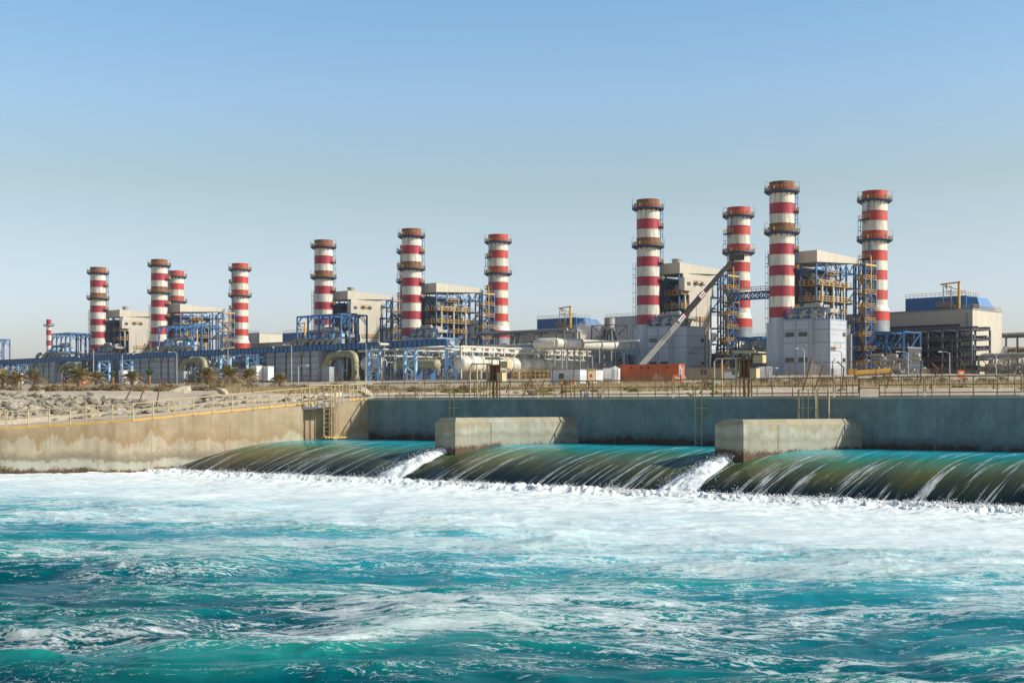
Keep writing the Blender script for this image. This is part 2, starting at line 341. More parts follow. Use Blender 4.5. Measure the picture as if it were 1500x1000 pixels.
# walls
def wall_strip(name,pts,matn,label,cat,thick=.55,zb=-1.6):
    b=MB(); n=len(pts); ns=[]; W_=[]
    P=[Vector(p) for p in pts]
    for i in range(n):
        t=(P[min(i+1,n-1)]-P[max(i-1,0)]); t.z=0; t.normalize(); ns.append(Vector((-t.y,t.x,0)))
    for i in range(n-1):
        p,q=P[i],P[i+1]; a,c=ns[i]*thick,ns[i+1]*thick
        def zz(v,z): return Vector((v.x,v.y,z))
        vs=[zz(p,zb),zz(q,zb),zz(q,q.z),zz(p,p.z),zz(p+a,zb),zz(q+c,zb),zz(q+c,q.z),zz(p+a,p.z)]
        fs=[(0,1,2,3),(3,2,6,7),(5,4,7,6)]
        if i==0: fs.append((4,0,3,7))
        if i==n-2: fs.append((1,5,6,2))
        b.add(vs,fs[1:]); W_+= [vs[0],vs[1],vs[2],vs[3]]
    f=MB(); f.v=[]; f.add([W_[0],W_[3]]+[w for i in range(n-1) for w in (W_[4*i+1],W_[4*i+2])],[(2*i,2*i+2,2*i+3,2*i+1) for i in range(n-1)],0,True)
    o0=len(b.v); b.v+=f.v; b.f+=[tuple(o0+i for i in q) for q in f.f]; b.m+=f.m; b.sm+=f.sm
    return tag(b.build(name,matn),label,cat)
def lp(t,dz=0): # point along the left wall from the corner
    p=CC+PD*t; z=4.6-(4.6-3.54)*min(1,t/13); return Vector((p.x,p.y,z+dz))
r0,r1=lp(2.7),lp(5.0); back=-PN*.95
left=[poly[0],poly[1],poly[2],poly[3],(-38,87.4,2.57),poly[4],(-30,88.25,2.78),(-28,88.55,2.92),(-26,88.9,3.06),(-24.4,89.25,3.19),(-23,89.75,3.30),(-21.6,90.4,3.43),tuple(lp(12.5)),tuple(lp(9)),tuple(r1)]
lw=wall_strip('retaining_wall',left,'wall_warm','long sunlit tan concrete wing wall with brown stains left of the weir','wall')
nb=MB(); 
def slabwall(b,p,q,th,z0,zt0,zt1):
    t=(q-p);t.z=0;t.normalize(); nn=Vector((-t.y,t.x,0))*th
    b.hexa([(p.x,p.y,z0),(q.x,q.y,z0),(q.x+nn.x,q.y+nn.y,z0),(p.x+nn.x,p.y+nn.y,z0)],[(p.x,p.y,zt0),(q.x,q.y,zt1),(q.x+nn.x,q.y+nn.y,zt1),(p.x+nn.x,p.y+nn.y,zt0)])
slabwall(nb,r1+back,r0+back,.5,-1.6,r1.z-.35,r0.z-.35)
slabwall(nb,r0,CC+Vector((0,0,0)),.95,-1.6,r0.z,4.6)
o_=nb.build('recess','wall_warm',lw)
sb=MB(); slabwall(sb,r1+PN*.12-PD*.0,r0+PN*.12,1.4,4.12,4.30,4.42); sb.build('landing_slab','concrete_pale',lw)
bk=[tuple(CC+Vector((0,0,4.6)))]+[tuple(CC+E*c+Vector((0,0,4.6+.015*math.sin(c*1.7)))) for c in range(3,120,3)]
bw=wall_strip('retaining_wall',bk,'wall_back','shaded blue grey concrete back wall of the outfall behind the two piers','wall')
cb=MB()
for i in range(len(bk)-1):
    p,q=Vector(bk[i]),Vector(bk[i+1]); cb.beam(p-NF*.3+Vector((0,0,.035)),q-NF*.3+Vector((0,0,.035)),.75,.10+.03*R.random())
cb.build('coping','concrete_pale',bw)
# piers
def pier(c,label):
    wp=CC+E*c; tip=wp+NF*9-E*3.3; wp=wp-E*1.0; PD=(tip-wp).normalized(); PN=Vector((-PD.y,PD.x,0)); PN=PN if PN.y<0 else -PN; a=wp-NF*.3; h=.9; zt=3.5
    b=bmesh.new()
    fp=[tip+PN*h,a+PN*h-PD*1.0,a-PN*h-PD*2.2,tip-PN*h+PD*.15]
    bot=[b.verts.new((p.x,p.y,-1.0)) for p in fp]; top=[b.verts.new((p.x,p.y,zt)) for p in fp]
    b.faces.new(bot[::-1]); tf=b.faces.new(top); sides=[]
    for i in range(4): j=(i+1)%4; b.faces.new((bot[i],bot[j],top[j],top[i]))
    ed=[e for e in tf.edges if not (set(e.verts)=={top[1],top[2]})]
    bmesh.ops.bevel(b,geom=ed,offset=.28,segments=1,profile=.5,affect='EDGES'); bmesh.ops.recalc_face_normals(b,faces=b.faces)
    me=bpy.data.meshes.new('pier'); b.to_mesh(me); b.free(); me.materials.append(MAT['pier_concrete'])
    o=bpy.data.objects.new('concrete_pier',me); COL.objects.link(o); tag(o,label,'pier','concrete piers dividing the weir')
    for q in (2.6,5.4,8.0): j=MB(); w_=tip-PD*q+PN*(h+.004); j.beam((w_.x,w_.y,.5),(w_.x+.05,w_.y,zt-.3),.02); j.build('joint','concrete_grey',o); return wp,tip
P1=pier(17.8,'left concrete dividing pier, the one with the foam plume nearest the middle of the photo')
P2=pier(36.4,'right concrete dividing pier, directly below the hooped handrail frame')
# ------------------------------------------------------------------ numpy noise
def vn(x,y,seed=0):
    xi=np.floor(x).astype(np.int64); yi=np.floor(y).astype(np.int64); fx=x-xi; fy=y-yi
    def h(a,b):
        n=(a*374761393+b*668265263+seed*1442695041)&0x7fffffff; n=((n^(n>>13))*1274126177)&0x7fffffff
        return ((n^(n>>16))&0xffff)/65535.0
    u=fx*fx*fx*(fx*(fx*6-15)+10); v=fy*fy*fy*(fy*(fy*6-15)+10)
    return (h(xi,yi)*(1-u)+h(xi+1,yi)*u)*(1-v)+(h(xi,yi+1)*(1-u)+h(xi+1,yi+1)*u)*v
def fbm(x,y,seed=0,o=5,g=.5):
    a=0;w=1;t=0
    for i in range(o): a=a+w*vn(x,y,seed+i); t+=w; w*=g; x=x*2.03+17.1; y=y*2.03+9.7
    return a/t
def ridge(x,y,seed=0,o=4,g=.5):
    a=0;w=1;t=0
    for i in range(o): a=a+w*(1-np.abs(2*vn(x,y,seed+i)-1)); t+=w; w*=g; x=x*2.1+5.3; y=y*2.1+3.1
    return a/t
def grid_obj(name,X,Y,Z,attrs,matn,mw=None):
    r,c=X.shape; me=bpy.data.meshes.new(name); me.vertices.add(r*c)
    co=np.stack([X,Y,Z],-1).reshape(-1).astype(np.float32); me.vertices.foreach_set('co',co)
    i=np.arange((r-1)*(c-1)); a=(i//(c-1))*c+i%(c-1); q=np.stack([a,a+1,a+c+1,a+c],-1).reshape(-1).astype(np.int32); nf=(r-1)*(c-1)
    me.loops.add(nf*4); me.loops.foreach_set('vertex_index',q); me.polygons.add(nf)
    me.polygons.foreach_set('loop_start',np.arange(nf,dtype=np.int32)*4); me.polygons.foreach_set('use_smooth',np.ones(nf,dtype=bool))
    me.update(calc_edges=True)
    for k,v in attrs.items(): at=me.attributes.new(k,'FLOAT','POINT'); at.data.foreach_set('value',v.reshape(-1).astype(np.float32))
    me.materials.append(MAT[matn]); o=bpy.data.objects.new(name,me); COL.objects.link(o)
    if mw: o.matrix_world=mw
    return o
# lower water
def foot_dist(X,Y): # distance in front of the weir foot along flow normal
    return (X-CC.x)*NF.x+(Y-CC.y)*NF.y
def water():
    y1=np.concatenate([np.linspace(2,14.8,60),1/np.linspace(1/15.,1/48.,420)]); y2=np.concatenate([np.arange(48.2,54,.12),np.arange(54,98,.1)]); ys=np.concatenate([y1,y2])
    px=np.concatenate([np.linspace(-3200,-160,240),np.linspace(-155,1655,1000),np.linspace(1662,5200,330)]); Xg=(px[None,:]-CX)/F*ys[:,None]; Yg=np.repeat(ys[:,None],len(px),1)
    d=foot_dist(Xg,Yg)-13.7-.8*np.clip(((Xg-CC.x)*E.x+(Yg-CC.y)*E.y-5)/45,0,1); dn=np.clip(d,0,200)
    wx=Xg+2.0*fbm(Xg*.25,Yg*.25,11,3); wy=Yg+2.0*fbm(Xg*.25+9,Yg*.25,23,3)
    # axis of the chop: elongated across the view
    sw=fbm(wx*.16,wy*.42,1,4); r1=ridge(wx*.22+.1*wy,wy*.5,5,4); r2=ridge(wx*.8,wy*1.5,9,4); sm=fbm(wx*2.2,wy*3.4,15,4)
    near=np.clip((dn-2)/40,0,1)
    amp=.25+.75*near
    Z=-.05+amp*(.95*(sw-.5)+.26*(r1-.55))+(.35+.65*near)*(.055*(r2-.5)+.03*(sm-.5))
    # peaked breaking mounds
    mound=np.clip(vn(wx*.13+3,wy*.22,40)-.62,0,1)*2.6; Z=Z+mound*(.35+.5*(r2-.4))*amp*.35
    # boil at the foot
    jag=ridge(Xg*1.5,Yg*1.5,31,6,.68); bl=np.exp(-((d-.3)/1.2)**2)
    Z=Z*np.clip(d/3,0.15,1)+bl*(-.02+.8*np.clip(jag-.42,0,1)+.3*(fbm(Xg*.35,Yg*.35,77,3)-.4))
    Z=Z+np.exp(-(d/8)**2)*.28*(fbm(Xg*1.1,Yg*1.1,51,4)-.5)
    Z=Z-.15*np.exp(-(d/2.5)**2); Z=np.where(d<-1.3,-1.2,Z)
    aer=np.interp(dn,[0,8,16,24,32,40,50,80],[1.05,1.0,.86,.64,.40,.17,.04,.0])+.25*(fbm(wx*.09,wy*.2,61,4)-.5)*np.clip(dn/12,0,1)+.14*(Z-.0)*near
    big=fbm(wx*.11,wy*.30,71,4)
    foam=np.interp(dn,[0,6,12,18,24,32,40,50,90],[1.12,.98,.84,.70,.54,.38,.26,.16,.1])+.70*(big-.5)*np.clip(dn/22,0,1)+.26*np.clip(Z,-.5,.8)*near+.35*mound*np.clip(r2-.3,0,1)*np.clip(1-(dn-22)/25,0.25,1)
    foam=foam
    # darken-free clear patches near the right middle
    o=grid_obj('water',Xg,Yg,Z,{'foam':foam,'aer':np.clip(aer,0,1),'hgt':np.clip(.5+Z*1.1+.8*(fbm(wx*.2,wy*.4,91,3)-.5),0,1)*np.clip(dn/20,0,1)},'sea'); struct(o)
    b=MB(); b.box(-400,400,-60,90,-2.2,-1.3); struct(b.build('water','sea'))
water()
# weir sheet
def weir_z(s): s=np.asarray(s,float); return 1.9-1.9*np.clip((s-3)/10.6,0,2)**2.5
def weir():
    s=np.concatenate([np.linspace(-.1,4,24),np.linspace(4.1,16,155)]); c=np.linspace(0,1,1100)
    Sg=np.repeat(s[:,None],len(c),1); Cg=(-.343*Sg-.4)+ (72+.343*Sg)*c[None,:]
    sk=Cg+.18*Sg
    Z=weir_z(Sg)+.05*(fbm(sk*.9,Sg*.12,3,4)-.5)*np.clip(Sg/6,0,1)+.05*(fbm(Cg*1.6,Sg*.5,5,3)-.5)+.22*(fbm(sk*.22,Sg*.06,8,2)-.5)*np.clip((Sg-4)/6,0,1)
    foam=np.zeros_like(Z)
    for cc in (17.8-3.3,36.4-3.3):
        u=Cg-(cc-.1)+.10*(Sg-9); w=.25+.15*np.clip(Sg-8.7,0,9); k=np.exp(-(u/w)**2)*np.clip((Sg-8.6)/.5,0,1)
        rg=ridge(Cg*1.4,Sg*1.4,45,5,.6)
        Z=Z+k*(.16+.55*np.clip(rg-.35,0,1)); foam=np.maximum(foam,np.clip(k*2.0,0,1))
        # waterline wrinkle beside the pier
        u2=Cg-(cc+1.4+.36*(9-Sg)); foam=np.maximum(foam,.35*np.exp(-(u2/.35)**2)*(Sg<9.5))
    foam=np.maximum(foam,np.clip((Sg-13.0)/1.0,0,1)*fbm(Cg*.8,Sg*.5,33,4)*1.5*.8)
    foam=np.maximum(foam,.75*np.exp(-((Cg+.343*Sg)/.25)**2)*fbm(Cg*3,Sg*1.2,5,3)*np.clip((Sg-5)/5,0,1))
    mw=Matrix(((E.x,NF.x,0,CC.x),(E.y,NF.y,0,CC.y),(0,0,1,0),(0,0,0,1)))
    struct(grid_obj('weir_water',Cg,Sg,Z,{'foam':foam},'weir_water',mw))
weir()
# spray: thousands of droplets and flecks along the foot and the two pier wakes
def spray():
    b=MB(); 
    def blob(p,r):
        vs=[]; 
        for v in ((0,0,1),(.94,0,-.33),(-.47,.82,-.33),(-.47,-.82,-.33)): vs.append(Vector(v)*r*R.uniform(.6,1.4)+p)
        b.add(vs,[(0,1,2),(0,2,3),(0,3,1),(1,3,2)],0,True)
    for i in range(38000):
        c=R.uniform(-5,70)**1.0; cl=noise.noise(Vector((c*.7,0,5)))*.5+noise.noise(Vector((c*2.3,1,5)))*.5
        s=13.75+.8*min(1,max(0,(c-5)/45))+R.gauss(0,.25)+.3*noise.noise(Vector((c*.4,2,2))); h=abs(R.gauss(0,1))*(.09+.42*max(0,cl))
        p=CC+E*c+NF*s; blob(Vector((p.x,p.y,-.02+h)),R.uniform(.008,.024)*(1.5 if h<.2 else 1))
    for cc in (14.5,33.1):
        for i in range(1600):
            s=R.uniform(8.8,13.6); c=cc-.1*(s-9)+R.gauss(0,.18+.10*(s-8.8)); p=CC+E*c+NF*s
            blob(Vector((p.x,p.y,float(weir_z(s))+.2+abs(R.gauss(0,.15)))),R.uniform(.01,.028))
    tag(b.build('spray','foam_white'),'fine white spray thrown up along the foot of the weir','spray',None,'stuff')
spray()
# ------------------------------------------------------------------ chimneys
def ring_platform(root,r,z,R2,rusty,lamp=True):
    f=MB(); f.lathe([(r-.1,z-.55),(R2-.25,z-.5),(R2,z-.3),(R2,z),(r-.1,z)],n=28)
    for k in range(14): a=2*math.pi*k/14; f.beam((r*math.cos(a),r*math.sin(a),z-1.1),((R2-.3)*math.cos(a),(R2-.3)*math.sin(a),z-.4),.18)
    p=f.build('platform','navy',root); h=MB(); n=28
    for q in (.4,.75,1.15):
        h.tube([((R2-.08)*math.cos(2*math.pi*k/n),(R2-.08)*math.sin(2*math.pi*k/n),z+q) for k in range(n+1)],.035,4,cap=False)
    for k in range(n): a=2*math.pi*k/n; h.beam(((R2-.08)*math.cos(a),(R2-.08)*math.sin(a),z),((R2-.08)*math.cos(a),(R2-.08)*math.sin(a),z+1.15),.09)
    for k in (1,5,12,16,18,23): a=2*math.pi*k/n; h.box((R2-.5)*math.cos(a)-.2,(R2-.5)*math.cos(a)+.2,(R2-.5)*math.sin(a)-.2,(R2-.5)*math.sin(a)+.2,z+.3,z+1.2)
    if lamp:
        for a in (3.3,-.15): h.tube([((R2)*math.cos(a-UVR*0),(R2)*math.sin(a),z+1),((R2)*math.cos(a),(R2)*math.sin(a),z+2.4),((R2-.9)*math.cos(a),(R2-.9)*math.sin(a),z+2.7)],.06,4)
    h.build('guard_rail','mustard',p)
def side_platform(root,r,z,a,w=.55):
    f=MB(); h=MB(); R2=r+1.25; n=5
    P=[a-w+2*w*k/n for k in range(n+1)]
    for k in range(n):
        c0,s0,c1,s1=math.cos(P[k]),math.sin(P[k]),math.cos(P[k+1]),math.sin(P[k+1])
        f.hexa([(r*c0,r*s0,z-.25),(R2*c0,R2*s0,z-.25),(R2*c1,R2*s1,z-.25),(r*c1,r*s1,z-.25)],[(r*c0,r*s0,z),(R2*c0,R2*s0,z),(R2*c1,R2*s1,z),(r*c1,r*s1,z)])
        for q in (.6,1.15): h.beam((R2*c0,R2*s0,z+q),(R2*c1,R2*s1,z+q),.09)
    for k in P: h.beam((R2*math.cos(k),R2*math.sin(k),z),(R2*math.cos(k),R2*math.sin(k),z+1.15),.1)
    h.box(R2*math.cos(a)*.93-.3,R2*math.cos(a)*.93+.3,R2*math.sin(a)*.93-.3,R2*math.sin(a)*.93+.3,z+.1,z+1.3)
    f.beam((r*math.cos(a),r*math.sin(a),z-1.3),(R2*math.cos(a),R2*math.sin(a),z-.3),.15)
    p=f.build('side_platform','navy',root); h.build('guard_rail','yellow',p)
def ladder(root,r,a,z0,z1,m='blue_deep'):
    b=MB(); c=Vector((math.cos(a),math.sin(a),0)); t=Vector((-c.y,c.x,0)); rr=r+.35
    for sgn in (-.35,.35): b.beam(c*rr+t*sgn+Vector((0,0,z0)),c*rr+t*sgn+Vector((0,0,z1)),.1)
    z=z0
    while z<z1:
        b.beam(c*rr-t*.35+Vector((0,0,z)),c*rr+t*.35+Vector((0,0,z)),.06)
        if int((z-z0)/1.2)%2==0: b.tube([c*rr-t*.38+Vector((0,0,z)),c*(rr+.6)-t*.35+Vector((0,0,z)),c*(rr+.8)+Vector((0,0,z)),c*(rr+.6)+t*.35+Vector((0,0,z)),c*rr+t*.38+Vector((0,0,z))],.05,4)
        z+=.9
    for k in (-.3,0,.3): b.beam(c*(rr+.75)+t*k+Vector((0,0,z0+1.5)),c*(rr+.75)+t*k+Vector((0,0,z1)),.05)
    b.build('ladder',m,root)
def shell(bands,T,r,flare=None):
    prof=[];mis=[];b=MB(); d0=0
    # mats: 0 white 1 red 2 rust 3 grey
    for d1,m in bands:
        segs=max(1,int((d1-d0)/2.9+.5))
        for k in range(segs):
            a=d0+(d1-d0)*k/segs; c=d0+(d1-d0)*(k+1)/segs
            b.lathe([(r+.07,T-a),(r+.07,T-a-.14),(r,T-a-.15),(r,T-c)],n=40,mi=m) if not flare or a<flare[0]-.2 else None
            if flare and a>=flare[0]-.2:
                rr=lambda q: r+(flare[2]-r)*min(1,max(0,(q-flare[0])/(flare[1]-flare[0])))
                b.lathe([(rr(a),T-a),(rr(c),T-c)],n=40,mi=m)
        d0=d1
    b.lathe([(r,T),(r-.45,T+.02),(r-.45,T-3)],n=40,mi=2)
    for q in range(9):
        z=T-4-q*4.1; a=-1.9+q*1.31; b.beam(((r+.01)*math.cos(a),(r+.01)*math.sin(a),z),((r+.01)*math.cos(a),(r+.01)*math.sin(a),z-2.6),.07,mi=2)
    return b
CAM_A=-1.0
def chimneyA(loc,label):
    T=55.;r=3.5; root=empty('chimney',loc,0,label,'chimney','red and white striped chimneys')
    bands=[(1.6,2),(3.3,1),(6.05,0),(9.1,1),(11.7,0),(13.9,2),(14.8,1),(17.5,0),(20.5,1),(23.55,0),(26.4,1),(29.3,0),(32.2,1),(35.2,0),(38.15,1),(55,3)]
    shell(bands,T,r).build('shell',['band_white','crimson','rust','cladding'],root)
    ring_platform(root,r,T-2.5,4.95,1); ring_platform(root,r,T-14.1,5.05,1)
    for d,a in ((8.3,.15),(19.2,.1),(24.5,.1),(35.5,.3)): side_platform(root,r,T-d,a-.1)
    ladder(root,r,.05,T-24,T-14); ladder(root,r,.12,T-14,T-2.6); ladder(root,r,3.0,T-48,T-19,'dark_steel')
    return root
def chimneyC(loc,label):
    T=55.;r=3.65; root=empty('chimney',loc,0,label,'chimney','red and white striped chimneys')
    bands=[(3.0,1),(5.9,0),(8.8,1),(11.7,0),(14.5,1),(17.5,0),(20.5,1),(23.3,0),(26.1,1),(29.1,0),(31.9,1),(33.5,0),(35.25,0),(38.0,1),(41.2,3)]
    shell(bands,T,r,(33.5,35.25,4.35)).build('shell',['band_white','orange_red','rust_red','grey_steel'],root)
    ring_platform(root,r,T-2.6,5.1,0); ring_platform(root,r,T-14.2,5.2,0)
    for d,a in ((8.3,-2.6),(19.9,-2.6),(25.7,-2.9),(31.4,-2.6),(37.2,-2.7)): side_platform(root,r,T-d,a,.5)
    ladder(root,r,-2.25,T-8.3,T-2.6); ladder(root,r,3.0,T-14,T-8.3); ladder(root,r,-2.2,T-19.9,T-14); ladder(root,r,3.0,T-32,T-20); ladder(root,r,-2.15,T-31.4,T-24,'dark_steel')
    # carrying frame
    z1=T-41.3; f=MB(); f.box(-5,5,-5,5,z1-.9,z1,0)
    fr=f.build('base_slab','blue_deep',root); 
    g=MB(); c,s=math.cos(UVR),math.sin(UVR)
    def Q(x,y,z): return Vector((c*x-s*y,s*x+c*y,z))
    XS=(-4.5,1,6.5,12)
    for x in XS:
        for y in (-5,5): g.beam(Q(x,y,0),Q(x,y,z1-.4),.5)
    for y in (-5,5):
        for z in (z1-.4,z1-3.6,6): g.beam(Q(-4.5,y,z),Q(12,y,z),.45)
        for i in range(3): g.beam(Q(XS[i],y,0 if i%2 else 10),Q(XS[i+1],y,10 if i%2 else 0),.35); 
    for i in range(8): g.beam(Q(-4.5+i*2.06,-5.1,z1-3.6),Q(-4.5+(i+1)*2.06,-5.1,z1-.4),.22)
    for x in XS:
        for z in (z1-.4,6): g.beam(Q(x,-5,z),Q(x,5,z),.4)
        g.beam(Q(x,-5,6),Q(x,5,z1-.4),.3)
    g.build('support_frame','blue_steel',root)
    e=MB(); P=[Q(-4,-3,0),Q(10,-3,0),Q(10,4,0),Q(-4,4,0)]; e.hexa(P,[p+Vector((0,0,9)) for p in P])
    e.build('duct_casing','dark_clad',root)
    y=MB()
    for z in (3.2,6.4):
        for x0 in (-4,2.5): 
            for q in (.3,.9): y.beam(Q(x0,-5.6,z+q),Q(x0+6,-5.6,z+q),.13)
            y.beam(Q(x0,-5.5,z),Q(x0+6,-5.5,z),.5,.15)
            for k in range(5): y.beam(Q(x0+k*1.5,-5.6,z),Q(x0+k*1.5,-5.6,z+.9),.12)
    y.build('walkway','yellow',root)
    p=MB(); 
    for k in range(4): p.tube([Q(-3+k*3.4,-6.4,0),Q(-3+k*3.4,-6.4,3+k*1.1),Q(-3+k*3.4,-3.4,3.6+k*1.1)],.32,8)
    p.build('pipework','pipe_beige',root)
    return root
ch1=chimneyA(A3,'tall striped chimney with rusty brown cap, directly left of the slanting crane boom')
dup(ch1,B3,label='tallest looking striped chimney, rusty cap, rising beside the pale grey block with dark louvres')
dup(ch1,A3+OFF[1],label='striped chimney with rusty cap, leftmost of the middle cluster, behind blue portal frame')
dup(ch1,B3+OFF[1]+Vector((1.5,0,0)),label='striped chimney with rusty cap in the middle cluster, touching the open boiler house')
dup(ch1,A3+OFF[0]+Vector((-1,0,0)),label='striped chimney with rusty cap, leftmost of the far left cluster of four')
dup(ch1,B3+OFF[0]+Vector((1,0,0)),label='striped chimney with rusty cap, tallest of the far left cluster, overlapping an orange capped one')
ch2=chimneyC(C3,'red capped striped chimney on blue frame, rightmost of all in the photo')
dup(ch2,D3,label='red capped striped chimney just behind the tip of the crane boom')
dup(ch2,C3+OFF[1]+Vector((1.7,0,0)),label='red capped striped chimney standing apart at the right of the middle cluster')
dup(ch2,D3+OFF[1]+Vector((1,0,0)),label='red capped striped chimney almost hidden behind the middle rusty capped one')
dup(ch2,C3+OFF[0]+Vector((2,0,0)),label='red capped striped chimney standing apart at the right of the far left cluster')
dup(ch2,D3+OFF[0]+Vector((0,0,0)),label='red capped striped chimney peeping over the far left boiler house roof')
# small far chimney
q=W(71.5,500,900); b=MB(); zt=CZ+(HY-468)/F*900; T=zt-GZ; n=9
b2=MB(); hs=[0,T*.04]+[T*.04+ (T*.96)*i/13 for i in range(1,14)]
zs=[0,22,26.5,31,35.5,39.5,43.5,47,50,53.2,57.4]
root=empty('chimney',(q.x,900,GZ),0,'small thin striped chimney far away at the left edge of the plant','chimney')
sc=T/55
for i in range(11):
    z0=T-(i*3.9+0)*sc*1.0; z1=T-((i+1)*3.9)*sc if i<10 else 0
    b2.lathe([(1.6,z0),(1.6,z1)],n=20,mi=(1 if i%2==0 else 0) if i<10 else 0)
b2.build('shell',['band_white','crimson'],root)
b3=MB(); b3.lathe([(1.6,T-4.4),(3.3,T-4.2),(3.3,T-3.8),(1.6,T-3.8)],n=20); 
for k in range(12): a=k*math.pi/6; b3.beam((3.2*math.cos(a),3.2*math.sin(a),T-3.8),(3.2*math.cos(a),3.2*math.sin(a),T-2.6),.2)
b3.build('platform','navy',root)
# ------------------------------------------------------------------ boiler houses
def rails(b,p,q,z,h=1.1,step=1.6,w=.11):
    p=Vector(p);q=Vector(q);d=q-p;n=max(1,int(d.length/step))
    for k in (.5,1.): b.beam(p+Vector((0,0,z+h*k)),q+Vector((0,0,z+h*k)),w)
    for i in range(n+1): t=p+d*i/n; b.beam(t+Vector((0,0,z)),t+Vector((0,0,z+h)),w)
def boiler_house(loc,label,clad,vent=True):
    root=empty('boiler_house',loc,UVR,label,'boiler house','boiler houses beside the striped chimneys')
    r=MB(); r.hexa([(-8,5,32.5),(8.3,5,32.5),(8.3,28,33.6),(-8,28,33.6)],[(-8,5,35.8),(8.3,5,35.8),(8.3,28,35.0),(-8,28,35.0)])
    r.box(-8.1,8.4,4.9,28.1,36-1.2,36-1.19) if 0 else None
    ro=r.build('roof','cream',root)
    if vent:
        v=MB(); v.lathe([(1.5,0),(1.5,1.9),(1.7,1.9),(1.7,2.3),(.05,2.35)],(2,12,35.4),20); v.build('roof_vent','duct_grey',ro)
    c=MB(); c.box(-7,2.2,6.5,24,2,31.5); c.box(-5.5,1,6.4,6.6,20,28) ; c.build('casing','dark_clad',root)
    f=MB()
    for x in (-7.6,-2.5,2.5,7.6):
        for y in (5.6,11,16.5,22,27.4):
            if x in(-2.5,2.5) and y not in (5.6,27.4): continue
            f.beam((x,y,0),(x,y,32.8),.42)
    for z in (6,11.5,16.5,21.8,26.2,30.5):
        for y in (5.6,11,16.5,22,27.4): f.beam((-7.6,y,z),(7.6,y,z),.3)
        f.beam((7.6,5.6,z),(7.6,27.4,z),.34); f.beam((-7.6,5.6,z),(-7.6,27.4,z),.34)
    for i,z in enumerate((11.5,16.5,21.8,26.2)):
        ys=(5.6,11,16.5,22,27.4); z2=(16.5,21.8,26.2,30.5)[i]
        for k in range(4):
            if (i+k)%2: f.beam((7.7,ys[k],z),(7.7,ys[k+1],z2),.24)
        f.beam((-7.6,5.5,z),(-2.5,5.5,z2),.22); f.beam((7.6,5.5,z),(2.5,5.5,z2),.22)
    for k in range(6): f.beam((7.7,5.6+k*3.6,30.5),(7.7,7.4+k*3.6,32.8),.2); f.beam((7.7,7.4+k*3.6,32.8),(7.7,9.2+k*3.6,30.5),.2)
    f.build('steel_frame','blue_steel',root)
    w=MB()
    for z in ((21.8,26.2) if not clad else (16.5,22,26.2)):
        y1=24 if not clad else 8.2
        w.box(2.4,8.9,5.2,y1,z-.12,z+.05,1); rails(w,(8.9,5.2,0),(8.9,y1,0),z,1.3); rails(w,(2.4,5.1,0),(8.9,5.1,0),z,1.3)
    w.box(3.5,8.6,10,16,29.3,29.4,1); rails(w,(8.6,10,0),(8.6,16,0),29.4,1.3)
    w.box(3.5,8.9,12,20,18.3,18.4,1); rails(w,(8.9,12,0),(8.9,20,0),18.4,1.3)
    w.build('walkway',['yellow','mustard'],root)
    rr=random.Random(3); p=MB()
    p.vessel((5,8,28.6),(5,20,28.6),1.0,12); p.vessel((6,9,24.3),(6,14,24.3),.7,10)
    for k in range(22):
        y=rr.uniform(6.5,23); z=rr.uniform(17,29); x=rr.uniform(3.2,8.4); L=rr.uniform(1.2,4); q=.16+.2*rr.random()
        if k%3==0: p.tube([(x,y,z),(x,y,z-L)],q,7)
        elif k%3==1: p.arc((x,y,z-L),(x,y,z),(x,y+L*.6,z),q,7,4)
        else: p.tube([(x,y,z),(x,y+L,z)],q,7)
    for y in (7.5,13.5,19.5): p.tube([(8.3,y,14),(8.3,y,27),(6,y,28.5)],.38,8)
    for k in range(8): y=7+k*2; p.box(4+rr.random()*2,7,y,y+rr.uniform(.6,1.4),26.3,26.3+rr.uniform(.8,2.2))
    p.build('pipework','duct_grey',root)
    if clad:
        k=MB(); k.box(7.9,8.5,6.5,22.4,26.2,32.6); k.box(7.9,8.5,9.6,20.6,2,26.2); k.box(8.5,9.9,5.2,9.6,27.2,31.2); k.box(7.9,8.5,5.2,9.6,27.5,31)
        k.build('wall_panel','cream',root)
        d=MB(); d.box(9.92,9.98,6.6,8.2,28.8,29.9); 
        for y in (11.5,14.8): d.beam((8.6,y,29.6),(9.5,y+.7,30.2),.5); d.beam((8.6,y+.9,29.4),(9.4,y+1.5,29.6),.4)
        d.build('louvre','window_dark',root)
    return root
